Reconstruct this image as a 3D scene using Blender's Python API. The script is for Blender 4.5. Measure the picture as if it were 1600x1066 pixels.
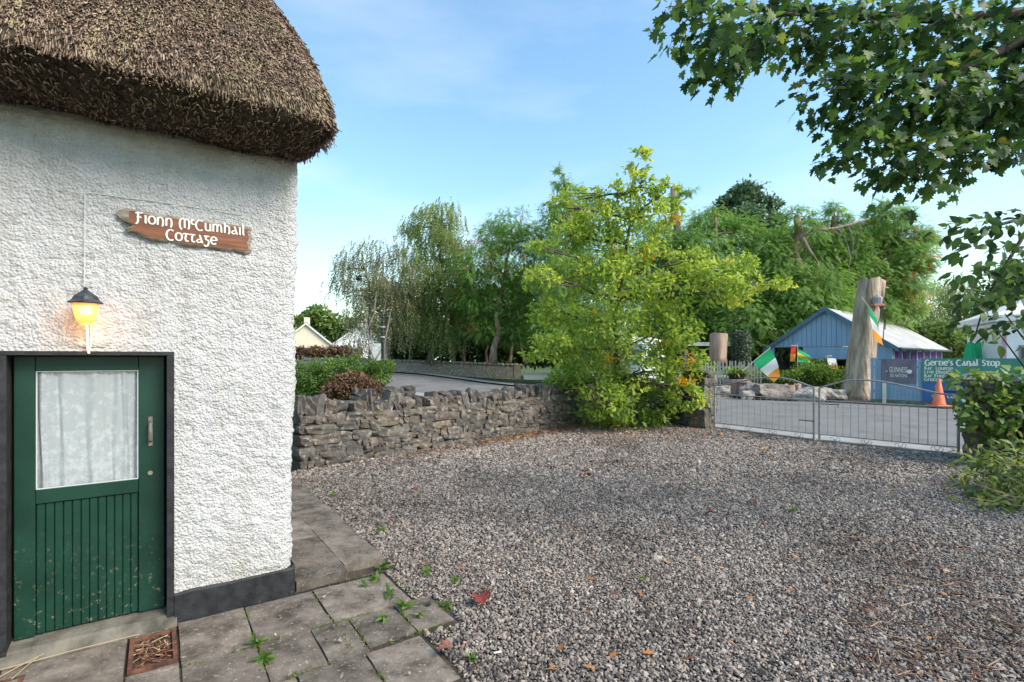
import bpy, bmesh, math, random
import numpy as np
from mathutils import Vector, Matrix, noise as mnoise
random.seed(7); RNG = np.random.default_rng(7)
R = math.radians; PI = math.pi
for o in list(bpy.data.objects): bpy.data.objects.remove(o)
sc = bpy.context.scene
COL = sc.collection

# ------------------------------------------------------------------ camera
EYE = 1.75; F = 800.0; HOR = 559.0          # eye height, focal length and horizon row in photo pixels (1600 wide)
cam = bpy.data.cameras.new('camera'); camo = bpy.data.objects.new('camera', cam); COL.objects.link(camo)
camo.location = (0, 0, EYE); camo.rotation_euler = (R(90), 0, 0)
cam.sensor_width = 36; cam.lens = 18; cam.shift_y = (HOR-533)/1600.0
cam.clip_start = 0.05; cam.clip_end = 3000
sc.camera = camo

# ------------------------------------------------------------------ sky and sun
SUN_AZ, SUN_EL = 114.0, 40.0                 # degrees clockwise from +Y (ahead) towards +X, elevation
w = bpy.data.worlds.new('World'); sc.world = w; w.use_nodes = True
nt = w.node_tree; nt.nodes.clear()
def N(t, tree=nt, **k):
    n = tree.nodes.new(t)
    for a, b in k.items(): setattr(n, a, b)
    return n
sky = N('ShaderNodeTexSky', sky_type='NISHITA', sun_disc=False, sun_elevation=R(SUN_EL), sun_rotation=R(SUN_AZ), air_density=1.6, dust_density=0.5, ozone_density=1.5)
bg = N('ShaderNodeBackground'); bg.inputs[1].default_value = 0.15
wo = N('ShaderNodeOutputWorld')
tc = N('ShaderNodeTexCoord'); mp = N('ShaderNodeMapping'); mp.inputs['Scale'].default_value = (1.1, 1.1, 4.0)
nz = N('ShaderNodeTexNoise'); nz.inputs['Scale'].default_value = 1.5; nz.inputs['Detail'].default_value = 7; nz.inputs['Roughness'].default_value = .52
rp = N('ShaderNodeValToRGB'); rp.color_ramp.elements[0].position = .50; rp.color_ramp.elements[1].position = .92
rp.color_ramp.elements[0].color = (.0, .0, .0, 1); rp.color_ramp.elements[1].color = (.5, .5, .5, 1)
mx = N('ShaderNodeMixRGB'); mx.inputs[2].default_value = (4.9, 5.2, 5.4, 1)       # thin high cloud, in sky radiance units
L = nt.links.new
L(tc.outputs['Generated'], mp.inputs[0]); L(mp.outputs[0], nz.inputs['Vector']); L(nz.outputs['Fac'], rp.inputs[0])
L(rp.outputs[0], mx.inputs[0]); tint = N('ShaderNodeMixRGB', blend_type='MULTIPLY'); tint.inputs[0].default_value = 1; tint.inputs[2].default_value = (.80, .98, 1.07, 1); L(sky.outputs[0], tint.inputs[1]); L(tint.outputs[0], mx.inputs[1]); L(mx.outputs[0], bg.inputs[0]); L(bg.outputs[0], wo.inputs[0])
sun = bpy.data.lights.new('sun', 'SUN'); sun.energy = 3.8; sun.angle = R(32); sun.color = (1, .89, .77)
suno = bpy.data.objects.new('sun', sun); COL.objects.link(suno)
sd = Vector((math.sin(R(SUN_AZ))*math.cos(R(SUN_EL)), math.cos(R(SUN_AZ))*math.cos(R(SUN_EL)), math.sin(R(SUN_EL))))
suno.rotation_euler = sd.to_track_quat('Z', 'Y').to_euler(); suno.location = (20, 20, 40)
vs = sc.view_settings; vs.view_transform = 'Standard'; vs.look = 'None'; vs.exposure = 0.76; vs.gamma = 1
sc.render.engine = 'CYCLES'; sc.cycles.use_denoising = True
sc.cycles.max_bounces = 10; sc.cycles.diffuse_bounces = 6; sc.cycles.transmission_bounces = 8; sc.cycles.transparent_max_bounces = 8

# ------------------------------------------------------------------ helpers
def G(px, py, z=0.0):                       # ground point seen at a photo pixel
    Y = F*(EYE-z)/(py-HOR); return Vector(((px-800)/F*Y, Y, z))
def P(px, py, Y):                           # point at depth Y
    return Vector(((px-800)/F*Y, Y, EYE+(HOR-py)/F*Y))
def tag(o, label=None, cat=None, group=None, kind=None):
    if label: o['label'] = label
    if cat: o['category'] = cat
    if group: o['group'] = group
    if kind: o['kind'] = kind
    return o
def empty(name, loc=(0,0,0), rz=0.0):
    o = bpy.data.objects.new(name, None); COL.objects.link(o); o.location = loc; o.rotation_euler = (0,0,rz); o.empty_display_size = .1
    return o
def link(name, me, m=None, parent=None, loc=None, rot=None, scale=None):
    o = bpy.data.objects.new(name, me); COL.objects.link(o)
    if m is not None and len(me.materials) == 0: me.materials.append(m)
    if parent: o.parent = parent
    if loc is not None: o.location = loc
    if rot is not None: o.rotation_euler = rot
    if scale is not None: o.scale = scale
    return o
class MB:                                   # mesh builder
    def __init__(s): s.v = []; s.f = []
    def add(s, vs, fs):
        b = len(s.v); s.v += [tuple(p) for p in vs]; s.f += [tuple(i+b for i in f) for f in fs]; return s
    def box(s, x0, x1, y0, y1, z0, z1):
        return s.add([(x0,y0,z0),(x1,y0,z0),(x1,y1,z0),(x0,y1,z0),(x0,y0,z1),(x1,y0,z1),(x1,y1,z1),(x0,y1,z1)],
                     [(0,3,2,1),(4,5,6,7),(0,1,5,4),(1,2,6,5),(2,3,7,6),(3,0,4,7)])
    def tube(s, pts, rad, sides=6, cap=True):
        pts = [Vector(p) for p in pts]; n = len(pts)
        rad = [rad]*n if isinstance(rad, (int, float)) else rad
        vs = []; up = None
        for i, p in enumerate(pts):
            t = (pts[min(i+1,n-1)]-pts[max(i-1,0)]).normalized()
            if up is None: up = Vector((0,0,1)) if abs(t.z) < .9 else Vector((1,0,0))
            a = (up-t*up.dot(t))
            if a.length < 1e-4: a = t.orthogonal()
            a.normalize(); b = t.cross(a); up = a
            for k in range(sides):
                q = 2*PI*k/sides; vs.append(p+(a*math.cos(q)+b*math.sin(q))*rad[i])
        fs = []
        for i in range(n-1):
            for k in range(sides):
                fs.append((i*sides+k, i*sides+(k+1)%sides, (i+1)*sides+(k+1)%sides, (i+1)*sides+k))
        if cap: fs += [tuple(range(sides))[::-1], tuple((n-1)*sides+k for k in range(sides))]
        return s.add(vs, fs)
    def lathe(s, prof, c=(0,0,0), sides=16, wob=None):
        vs = []; n = len(prof)
        for (r, z) in prof:
            for k in range(sides):
                q = 2*PI*k/sides; rr = r*(wob(q, z) if wob else 1); vs.append((c[0]+rr*math.cos(q), c[1]+rr*math.sin(q), c[2]+z))
        fs = [(i*sides+k, i*sides+(k+1)%sides, (i+1)*sides+(k+1)%sides, (i+1)*sides+k) for i in range(n-1) for k in range(sides)]
        fs += [tuple(range(sides))[::-1], tuple((n-1)*sides+k for k in range(sides))]
        return s.add(vs, fs)
    def prism(s, poly, y0, y1):             # polygon in x,z extruded along y
        n = len(poly); vs = [(x,y0,z) for x,z in poly]+[(x,y1,z) for x,z in poly]
        fs = [tuple(range(n)), tuple(range(2*n-1,n-1,-1))]+[(i,i+n,(i+1)%n+n,(i+1)%n) for i in range(n)]
        return s.add(vs, fs)
    def mesh(s, name, smooth=False):
        me = bpy.data.meshes.new(name); me.from_pydata(s.v, [], s.f); me.update()
        bm = bmesh.new(); bm.from_mesh(me); bmesh.ops.recalc_face_normals(bm, faces=bm.faces); bm.to_mesh(me); bm.free()
        if smooth: me.polygons.foreach_set('use_smooth', [True]*len(me.polygons))
        return me
    def build(s, name, m, parent=None, smooth=False, **k): return link(name, s.mesh(name, smooth), m, parent, **k)
def np_mesh(name, V, T, attr=None, smooth=False):          # V (n,3), T (m,3) triangles, attr per vertex
    me = bpy.data.meshes.new(name); V = np.asarray(V, np.float32); T = np.asarray(T, np.int32)
    me.vertices.add(len(V)); me.vertices.foreach_set('co', V.ravel())
    me.loops.add(T.size); me.loops.foreach_set('vertex_index', T.ravel())
    me.polygons.add(len(T)); me.polygons.foreach_set('loop_start', np.arange(0, T.size, 3, dtype=np.int32)); me.polygons.foreach_set('loop_total', np.full(len(T), 3, np.int32))
    if attr is not None:
        a = me.attributes.new('v', 'FLOAT', 'POINT'); a.data.foreach_set('value', np.asarray(attr, np.float32))
    me.update(); me.validate()
    if smooth: me.polygons.foreach_set('use_smooth', np.ones(len(T), bool))
    return me
def inst(protoV, protoT, M, T, val):        # M (n,3,3) columns are axes, T (n,3), val (n,)
    pV = np.asarray(protoV, np.float32); pT = np.asarray(protoT, np.int32); n = len(T); k = len(pV)
    V = np.einsum('nij,kj->nki', M, pV)+T[:,None,:]
    Tr = (pT[None]+(np.arange(n)*k)[:,None,None]).reshape(-1,3)
    return V.reshape(-1,3), Tr, np.repeat(val, k)
def norm(a): return a/np.maximum(np.linalg.norm(a, axis=-1, keepdims=True), 1e-6)
def frames(axis, nrm, sx, sy, sz):          # y along axis, z about the normal
    y = norm(axis); x = norm(np.cross(y, nrm)); z = np.cross(x, y)
    return np.stack([x*sx[:,None], y*sy[:,None], z*sz[:,None]], axis=2)
def fan(outline, curl=0.0, fold=0.0):       # leaf lying in xy, base at origin, tip along +y
    c = (0, .45, 0); V = [c]+[(x, y, fold*abs(x)-curl*y*y) for x, y in outline]; n = len(outline)
    return V, [(0, i+1, (i+1)%n+1) for i in range(n)]

# ------------------------------------------------------------------ materials
def newmat(name):
    m = bpy.data.materials.new(name); m.use_nodes = True; t = m.node_tree; t.nodes.clear()
    o = N('ShaderNodeOutputMaterial', t); b = N('ShaderNodeBsdfPrincipled', t); t.links.new(b.outputs[0], o.inputs[0])
    return m, t, b, o
def ramp(t, src, stops):
    r = N('ShaderNodeValToRGB', t); e = r.color_ramp.elements
    while len(e) < len(stops): e.new(.5)
    for el, (p, c) in zip(e, stops): el.position = p; el.color = (*c, 1)
    if src is not None: t.links.new(src, r.inputs[0])
    return r
def noise(t, scale, detail=5, rough=.55, coord='Object', stretch=None):
    c = N('ShaderNodeTexCoord', t); n = N('ShaderNodeTexNoise', t); n.inputs['Scale'].default_value = scale; n.inputs['Detail'].default_value = detail; n.inputs['Roughness'].default_value = rough
    if coord == 'World':
        g = N('ShaderNodeNewGeometry', t); src = g.outputs['Position']
    else: src = c.outputs[coord]
    if stretch:
        mm = N('ShaderNodeMapping', t); mm.inputs['Scale'].default_value = stretch; t.links.new(src, mm.inputs[0]); src = mm.outputs[0]
    t.links.new(src, n.inputs['Vector']); return n
def bump(t, b, h, strength=.4, dist=.02):
    bp = N('ShaderNodeBump', t); bp.inputs['Strength'].default_value = strength; bp.inputs['Distance'].default_value = dist
    t.links.new(h, bp.inputs['Height']); t.links.new(bp.outputs[0], b.inputs['Normal'])
def mat(name, c1, c2=None, scale=8, rough=.7, bs=0.0, bscale=40, bd=.01, coord='Object', metal=0, lo=.35, hi=.65, stretch=None, spec=.3):
    m, t, b, o = newmat(name); b.inputs['Roughness'].default_value = rough; b.inputs['Metallic'].default_value = metal; b.inputs['Specular IOR Level'].default_value = spec
    if c2 is None: b.inputs['Base Color'].default_value = (*c1, 1)
    else:
        n = noise(t, scale, coord=coord, stretch=stretch); r = ramp(t, n.outputs['Fac'], [(lo, c1), (hi, c2)]); t.links.new(r.outputs[0], b.inputs['Base Color'])
    if bs: bump(t, b, noise(t, bscale, coord=coord, stretch=stretch).outputs['Fac'], bs, bd)
    return m
def stone_mat(name, cols, lichen=(.42,.41,.37), moss=(.26,.22,.04), la=.54, ma=.635):
    m, t, b, o = newmat(name); b.inputs['Roughness'].default_value = .9; b.inputs['Specular IOR Level'].default_value = .2
    oi = N('ShaderNodeObjectInfo', t); r = ramp(t, oi.outputs['Random'], [(i/max(1,len(cols)-1), c) for i, c in enumerate(cols)])
    n1 = noise(t, 9, 6, .65, 'World'); m1 = N('ShaderNodeMixRGB', t, blend_type='MULTIPLY'); m1.inputs[0].default_value = .85
    r1 = ramp(t, n1.outputs['Fac'], [(.3,(.45,.44,.43)),(.7,(1.25,1.2,1.15))]); t.links.new(r.outputs[0], m1.inputs[1]); t.links.new(r1.outputs[0], m1.inputs[2])
    n2 = noise(t, 8, 9, .75, 'World'); r2 = ramp(t, n2.outputs['Fac'], [(la,(0,0,0)),(la+.12,(.8,.8,.8))]); m2 = N('ShaderNodeMixRGB', t); m2.inputs[2].default_value = (*lichen,1)
    t.links.new(r2.outputs[0], m2.inputs[0]); t.links.new(m1.outputs[0], m2.inputs[1])
    n3 = noise(t, 3.1, 6, .7, 'World'); r3 = ramp(t, n3.outputs['Fac'], [(ma,(0,0,0)),(ma+.05,(1,1,1))]); m3 = N('ShaderNodeMixRGB', t); m3.inputs[2].default_value = (*moss,1)
    t.links.new(r3.outputs[0], m3.inputs[0]); t.links.new(m2.outputs[0], m3.inputs[1]); t.links.new(m3.outputs[0], b.inputs['Base Color'])
    bump(t, b, noise(t, 45, 8, .7, 'World').outputs['Fac'], .9, .02)
    return m
def leaf_mat(name, stops, trans=.35, rough=.5):
    m, t, b, o = newmat(name); a = N('ShaderNodeAttribute', t); a.attribute_name = 'v'
    r = ramp(t, a.outputs['Fac'], stops); t.links.new(r.outputs[0], b.inputs['Base Color']); b.inputs['Roughness'].default_value = rough; b.inputs['Specular IOR Level'].default_value = .35
    tr = N('ShaderNodeBsdfTranslucent', t); hs = N('ShaderNodeHueSaturation', t); hs.inputs['Value'].default_value = 1.5; hs.inputs['Saturation'].default_value = 1.1; hs.inputs['Hue'].default_value = .485
    t.links.new(r.outputs[0], hs.inputs['Color']); t.links.new(hs.outputs[0], tr.inputs[0])
    ms = N('ShaderNodeMixShader', t); ms.inputs[0].default_value = trans; t.links.new(b.outputs[0], ms.inputs[1]); t.links.new(tr.outputs[0], ms.inputs[2]); t.links.new(ms.outputs[0], o.inputs[0])
    return m
def obj_leaf_mat(name, stops, trans=.35):   # the same for leaves that are objects: colour varies from object to object
    m = leaf_mat(name, stops, trans); t = m.node_tree
    a = [n for n in t.nodes if n.type == 'ATTRIBUTE'][0]; oi = N('ShaderNodeObjectInfo', t); r = [n for n in t.nodes if n.type == 'VALTORGB'][0]
    t.links.new(oi.outputs['Random'], r.inputs[0]); t.nodes.remove(a); return m

M_black = mat('black_paint', (.012,.012,.014), (.03,.03,.032), 14, .55, .3, 60)
M_iron = mat('black_iron', (.015,.015,.017), (.035,.035,.035), 30, .45)
M_galv = mat('grey_gate_metal', (.22,.225,.23), (.34,.345,.35), 30, .5, metal=.3)
M_white = mat('white_paint', (.75,.75,.74), (.82,.82,.82), 6, .6)
M_bark = mat('bark', (.07,.055,.045), (.17,.145,.12), 9, .9, .9, 22, .03, stretch=(1,1,.25))
M_bark2 = mat('pale_bark', (.16,.13,.11), (.34,.29,.25), 7, .9, .9, 18, .03, stretch=(1,1,.3))
M_redbark = mat('pinkish_bark', (.17,.10,.075), (.38,.27,.22), 6, .9, .8, 20, .03, stretch=(1,1,.3))
M_soil = mat('dark_soil', (.035,.028,.02), (.08,.06,.045), 6, .95, .8, 30, .03)

# ------------------------------------------------------------------ the setting: ground, gravel bed, road, footpath
def hz(x, y):                               # the road climbs to the hump of the canal bridge at the far left
    a = min(1, max(0, (2.0-x)/12.0)); b = min(1, max(0, (y-22)/18.0)); a = a*a*(3-2*a); b = b*b*(3-2*b)
    return .62*a*b
def sheet(name, poly_fn, xs, ys, z, m, kind='structure', label=None):
    vs = []; fs = []; nx = len(xs)
    for y in ys:
        for x in xs: vs.append((x, y, z+hz(x, y)))
    for j in range(len(ys)-1):
        for i in range(nx-1):
            cx = (xs[i]+xs[i+1])/2; cy = (ys[j]+ys[j+1])/2
            if poly_fn is None or poly_fn(cx, cy): fs.append((j*nx+i, j*nx+i+1, (j+1)*nx+i+1, (j+1)*nx+i))
    o = MB().add(vs, fs).build(name, m, smooth=True); tag(o, label, None, None, kind); return o
M_grass = mat('grass_ground', (.035,.06,.015), (.09,.12,.035), 1.2, .95, .8, 25, .05, coord='World')
xs = [-600,-300,-150,-80]+[i*2.0 for i in range(-30, 40)]+[90,150,300,600]
ys = [-60,-20]+[i*2.0 for i in range(-5, 45)]+[100,150,300,700]
sheet('ground', None, xs, ys, -.06, M_grass, label='grassy ground reaching to the horizon')
# road: runs from beyond the gate on the right, back left, then over the bridge
GL, GC, GR = Vector((4.97,12.6,0)), Vector((6.36,10.69,0)), Vector((7.95,9.09,0))
gd = (GR-GL).normalized(); gn = Vector((-gd.y, gd.x, 0))      # gn points across the road, away from the camera
def roadline(off, u): p = GL+gn*off+gd*u; return p
def strip(name, o0, o1, z, m, label, us, extra=None):
    vs = []; fs = []; K = 6
    for u in us:
        for k in range(K+1):
            p = roadline(o0+(o1-o0)*k/K, u)
            if u < -22:                     # bend to the left over the bridge
                q = roadline(0, -22); a = min(1.35, (-u-22)/15.0); dd = (-gd).copy(); c = q-gn*9.0
                r = 9.0+o0+(o1-o0)*k/K; ang = a
                p = c+gn*(r*math.cos(ang))-gd*(r*math.sin(ang))
                if (-u-22)/15.0 > 1.35: 
                    tdir = -gn*math.sin(ang)-gd*math.cos(ang); p = p+tdir*((-u-22)-1.35*15)
            vs.append((p.x, p.y, z+hz(p.x, p.y)))
    for j in range(len(us)-1):
        for k in range(K): fs.append((j*(K+1)+k, j*(K+1)+k+1, (j+1)*(K+1)+k+1, (j+1)*(K+1)+k))
    o = MB().add(vs, fs).build(name, m, smooth=True); return tag(o, label, None, None, 'structure')
us = [60,40,25,15,10]+[i*1.0 for i in range(8,-60,-1)]
m, t, b, o_ = newmat('asphalt'); b.inputs['Roughness'].default_value = .85
n1 = noise(t, 1.2, 5, .6, 'World'); r1 = ramp(t, n1.outputs['Fac'], [(.36,(.15,.146,.14)),(.42,(.185,.18,.172)),(.7,(.24,.233,.223))]); n2 = noise(t, 120, 2, .5, 'World')
mm = N('ShaderNodeMixRGB', t, blend_type='MULTIPLY'); mm.inputs[0].default_value = .5; t.links.new(r1.outputs[0], mm.inputs[1]); t.links.new(n2.outputs['Fac'], mm.inputs[2]); t.links.new(mm.outputs[0], b.inputs['Base Color']); bump(t, b, n2.outputs['Fac'], .5, .01)
M_asph = m
M_conc = mat('footpath_concrete', (.22,.21,.20), (.33,.32,.30), 2.5, .9, .4, 60, .01, coord='World')
strip('road', .9, 11.0, -.03, M_asph, 'grey asphalt road beyond the gate', us)
strip('footpath', .02, .9, .0, M_conc, 'narrow concrete footpath just outside the gate', us)
strip('far_pavement', 8.3, 9.6, .07, M_conc, 'kerbed pavement on the far side of the road', [u for u in us if u <= -14])

# gravel bed
DIRD = Vector((math.cos(R(34.8)), math.sin(R(34.8)), 0)); NRM = Vector((DIRD.y, -DIRD.x, 0)); P1 = Vector((-2.869, 2.924, 0))
def wl(p): q = Vector((p[0],p[1],0))-P1; return q.dot(DIRD), q.dot(NRM)        # wall coordinates s, o
def W(s, o, z=0): v = P1+DIRD*s+NRM*o; return Vector((v.x, v.y, z))
WA, WB, WC = Vector((-3.28,7.95,0)), Vector((3.16,15.12,0)), Vector((4.74,12.84,0))
def in_yard(x, y):
    p = Vector((x,y,0))
    if (p-WA).cross(WB-WA).z < 0.0 and y > 7: return False                     # beyond the stone wall
    if (p-GL).dot(gn) > .02: return False                                       # beyond the gate line
    s, o = wl((x,y))
    if o < 0.02 and s < 2.32: return False
    return y > -6 and -9 < x < 11
def paved(s, o):
    if o < .02: return s < 2.3
    if o < .62: return s < 2.22
    if o < 1.07: return s < 2.36
    return s < 2.08 if o < 1.62 else False
M_bed = mat('gravel_bed', (.06,.050,.046), (.13,.112,.10), 60, .95, 1, 90, .02, coord='World')
poly = [(-9,-6),(11,-6),(11,5.6),(GR.x,GR.y),(GL.x,GL.y),(WB.x,WB.y),(WA.x,WA.y),(-3.5,7.7),(-9,4)]
me = MB().add([(x,y,-.012) for x,y in poly], [tuple(range(len(poly)))]).mesh('gravel_bed')
tag(link('gravel_bed', me, M_bed), 'dark bed of the gravel yard', None, None, 'structure')

def gn_scatter(name, pts, rot, scl, material, label):
    me = bpy.data.meshes.new(name); me.vertices.add(len(pts)); me.vertices.foreach_set('co', np.asarray(pts, np.float32).ravel())
    for nm, dat in (('rot', rot), ('scl', scl)):
        a = me.attributes.new(nm, 'FLOAT_VECTOR', 'POINT'); a.data.foreach_set('vector', np.asarray(dat, np.float32).ravel())
    a = me.attributes.new('idx', 'INT', 'POINT'); a.data.foreach_set('value', RNG.integers(0, 4, len(pts)).astype(np.int32))
    o = link(name, me, material); tag(o, label, 'gravel', None, 'stuff')
    g = bpy.data.node_groups.new(name+'_nodes', 'GeometryNodeTree'); g.interface.new_socket('Geometry', in_out='INPUT', socket_type='NodeSocketGeometry'); g.interface.new_socket('Geometry', in_out='OUTPUT', socket_type='NodeSocketGeometry')
    gi = g.nodes.new('NodeGroupInput'); go = g.nodes.new('NodeGroupOutput'); ip = g.nodes.new('GeometryNodeInstanceOnPoints'); l = g.links.new
    g2i = g.nodes.new('GeometryNodeGeometryToInstance')
    for k in range(4):
        ic = g.nodes.new('GeometryNodeMeshIcoSphere'); ic.inputs['Radius'].default_value = 1; ic.inputs['Subdivisions'].default_value = 1
        sp = g.nodes.new('GeometryNodeSetPosition'); nt_ = g.nodes.new('ShaderNodeTexNoise'); nt_.noise_dimensions = '4D'; nt_.inputs['W'].default_value = k*7.3; nt_.inputs['Scale'].default_value = .9; nt_.inputs['Detail'].default_value = 0
        vm = g.nodes.new('ShaderNodeVectorMath'); vm.operation = 'SUBTRACT'; vm.inputs[1].default_value = (.5,.5,.5); vs_ = g.nodes.new('ShaderNodeVectorMath'); vs_.operation = 'SCALE'; vs_.inputs['Scale'].default_value = 2.0
        l(nt_.outputs['Color'], vm.inputs[0]); l(vm.outputs[0], vs_.inputs[0]); l(vs_.outputs[0], sp.inputs['Offset']); l(ic.outputs['Mesh'], sp.inputs['Geometry'])
        sm = g.nodes.new('GeometryNodeSetMaterial'); sm.inputs['Material'].default_value = material; l(sp.outputs[0], sm.inputs['Geometry']); l(sm.outputs[0], g2i.inputs[0])
    def attr(nm, dt):
        n = g.nodes.new('GeometryNodeInputNamedAttribute'); n.data_type = dt; n.inputs['Name'].default_value = nm; return [s for s in n.outputs if s.enabled and s.name == 'Attribute'][0]
    l(gi.outputs[0], ip.inputs['Points']); l(g2i.outputs[0], ip.inputs['Instance']); ip.inputs['Pick Instance'].default_value = True
    l(attr('idx','INT'), ip.inputs['Instance Index']); l(attr('rot','FLOAT_VECTOR'), ip.inputs['Rotation']); l(attr('scl','FLOAT_VECTOR'), ip.inputs['Scale']); l(ip.outputs[0], go.inputs[0])
    md = o.modifiers.new('scatter', 'NODES'); md.node_group = g; return o
m, t, b, o_ = newmat('gravel_stone'); b.inputs['Roughness'].default_value = .75; b.inputs['Specular IOR Level'].default_value = .3
oi = N('ShaderNodeObjectInfo', t); r = ramp(t, oi.outputs['Random'], [(0,(.062,.054,.050)),(.28,(.152,.134,.124)),(.6,(.252,.223,.204)),(.87,(.35,.308,.272)),(.96,(.28,.20,.148)),(1,(.46,.425,.395))])
nn = noise(t, .75, 5, .62, 'World'); rr = ramp(t, nn.outputs['Fac'], [(.32,(.66,.62,.57)),(.5,(.98,.95,.90)),(.7,(1.18,1.14,1.07))]); mm = N('ShaderNodeMixRGB', t, blend_type='MULTIPLY'); mm.inputs[0].default_value = 1
t.links.new(r.outputs[0], mm.inputs[1]); t.links.new(rr.outputs[0], mm.inputs[2]); t.links.new(mm.outputs[0], b.inputs['Base Color'])
M_grav = m
pts = []
def gscatter(y0, y1, sp):
    y = y0
    while y < y1:
        xa, xb = max(-9, -y*1.02-1.2), min(10.5, y*1.02+1.2); n = int((xb-xa)/sp)
        x = xa+(np.arange(n)+RNG.uniform(0,1,n))*sp; yy = y+RNG.uniform(0,sp,n)
        for a, c in zip(x, yy):
            if in_yard(a, c):
                s, o = wl((a,c))
                if not paved(s, o) or (random.random() < .008 and s > 1.2): pts.append((a, c, random.uniform(-.006,.006)+(0 if not paved(s,o) else .03), sp))
        y += sp
gscatter(1.9, 4.6, .0168); gscatter(4.6, 7.5, .0215); gscatter(7.5, 15.2, .031)
pa = np.array(pts); n = len(pa)
sz = pa[:,3]*RNG.lognormal(-.55, .30, n)
sclv = np.stack([sz*RNG.uniform(.8,1.35,n), sz*RNG.uniform(.65,1.1,n), sz*RNG.uniform(.4,.75,n)], 1)
rotv = np.stack([RNG.normal(0,.45,n), RNG.normal(0,.45,n), RNG.uniform(0,6.28,n)], 1)
gn_scatter('gravel', pa[:,:3], rotv, sclv, M_grav, 'loose grey crushed gravel covering the yard')

# ------------------------------------------------------------------ cottage
cot = empty('thatched_cottage', P1, R(34.8)); tag(cot, 'white roughcast cottage with thatched roof and black plinth', 'cottage')
def fb(p, s): return mnoise.noise(Vector(p)*s)
m, t, b, o_ = newmat('roughcast_white'); b.inputs['Roughness'].default_value = .85; b.inputs['Specular IOR Level'].default_value = .2
tcn = N('ShaderNodeTexCoord', t); sx = N('ShaderNodeSeparateXYZ', t); t.links.new(tcn.outputs['Object'], sx.inputs[0])
nS = noise(t, 2.2, 6, .65); ad = N('ShaderNodeMath', t, operation='MULTIPLY_ADD'); ad.inputs[1].default_value = .45; t.links.new(nS.outputs['Fac'], ad.inputs[0]); t.links.new(sx.outputs['Z'], ad.inputs[2])
mr = N('ShaderNodeMapRange', t); mr.inputs[1].default_value = 3.30; mr.inputs[2].default_value = 3.52; t.links.new(ad.outputs[0], mr.inputs[0])
nB = noise(t, 5, 6, .6); rB = ramp(t, nB.outputs['Fac'], [(.3,(.66,.65,.65)),(.7,(.75,.74,.74))])
mxs = N('ShaderNodeMixRGB', t); mxs.inputs[2].default_value = (.27,.22,.14,1); ms_ = N('ShaderNodeMath', t, operation='MULTIPLY'); ms_.inputs[1].default_value = .8; t.links.new(mr.outputs[0], ms_.inputs[0]); t.links.new(ms_.outputs[0], mxs.inputs[0]); t.links.new(rB.outputs[0], mxs.inputs[1])
lo = N('ShaderNodeMapRange', t); lo.inputs[1].default_value = .75; lo.inputs[2].default_value = .2; t.links.new(ad.outputs[0], lo.inputs[0]); mxl = N('ShaderNodeMixRGB', t); mxl.inputs[2].default_value = (.52,.49,.40,1); m5 = N('ShaderNodeMath', t, operation='MULTIPLY'); m5.inputs[1].default_value = .7; t.links.new(lo.outputs[0], m5.inputs[0]); t.links.new(m5.outputs[0], mxl.inputs[0]); t.links.new(mxs.outputs[0], mxl.inputs[1])
nd = noise(t, 1.0, 6, .65, stretch=(9,9,.55)); rd = ramp(t, nd.outputs['Fac'], [(.34,(.80,.78,.73)),(.52,(1,1,1))]); md = N('ShaderNodeMixRGB', t, blend_type='MULTIPLY'); md.inputs[0].default_value = .55; t.links.new(mxl.outputs[0], md.inputs[1]); t.links.new(rd.outputs[0], md.inputs[2]); mxl = md
t.links.new(mxl.outputs[0], b.inputs['Base Color']); vg = N('ShaderNodeTexVoronoi', t); vg.inputs['Scale'].default_value = 62; t.links.new(tcn.outputs['Object'], vg.inputs['Vector']); gm = N('ShaderNodeMath', t, operation='MULTIPLY_ADD'); gm.inputs[1].default_value = -.8; t.links.new(vg.outputs['Distance'], gm.inputs[0]); t.links.new(noise(t, 95, 6, .75).outputs['Fac'], gm.inputs[2]); bump(t, b, gm.outputs[0], 1.0, .022)
M_rough = m
CS = 1.508; DX0, DX1, DZ = -.012, .745, 1.765
rad = .07
us_ = list(np.arange(-1.7, -.02, .03))+[DX0]+list(np.arange(0.01, DX1-.004, .0145))+[DX1]+list(np.arange(DX1+.0125, CS-rad, .0125))
zs_ = sorted(list(np.arange(0, DZ-.005, .0125))+[DZ]+list(np.arange(DZ+.0125, 3.34, .0125)))
prof = [(u, 0.0, 0, -1) for u in us_]
for k in range(0, 7):
    a = k/6*PI/2; prof.append((CS-rad+rad*math.sin(a), rad-rad*math.cos(a), math.sin(a), -math.cos(a)))
for y in list(np.arange(rad+.02, .4, .02))+list(np.arange(.4, 4.01, .1)): prof.append((CS, y, 1, 0))
vs = []; fs = []; nu = len(prof)
for z in zs_:
    for (x, y, nx_, ny_) in prof:
        p = (x+.0, y, z)
        dsp = .010*fb(p, 13)+.017*abs(fb((x+9, y, z), 25))+.013*fb((x, y+7, z), 50)+.022*fb(p, 1.6)
        if DX0-.13 < x < DX1+.08 and z < DZ+.05: dsp = min(dsp*.35, .003)
        if z < .235: dsp = min(dsp*.5, .004)
        vs.append((x+nx_*dsp+.018*z*(1 if x > DX1 else 0)*max(0, min(1, (x-DX1)/.7)), y+ny_*dsp, z))
for j in range(len(zs_)-1):
    for i in range(nu-1):
        cx = (prof[i][0]+prof[i+1][0])/2; cz = (zs_[j]+zs_[j+1])/2
        if prof[i+1][1] == 0 and DX0 < cx < DX1 and cz < DZ: continue
        fs.append((j*nu+i, j*nu+i+1, (j+1)*nu+i+1, (j+1)*nu+i))
me = bpy.data.meshes.new('wall'); me.from_pydata(vs, [], fs); me.polygons.foreach_set('use_smooth', [True]*len(fs)); me.update()
link('wall', me, M_rough, cot)
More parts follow.
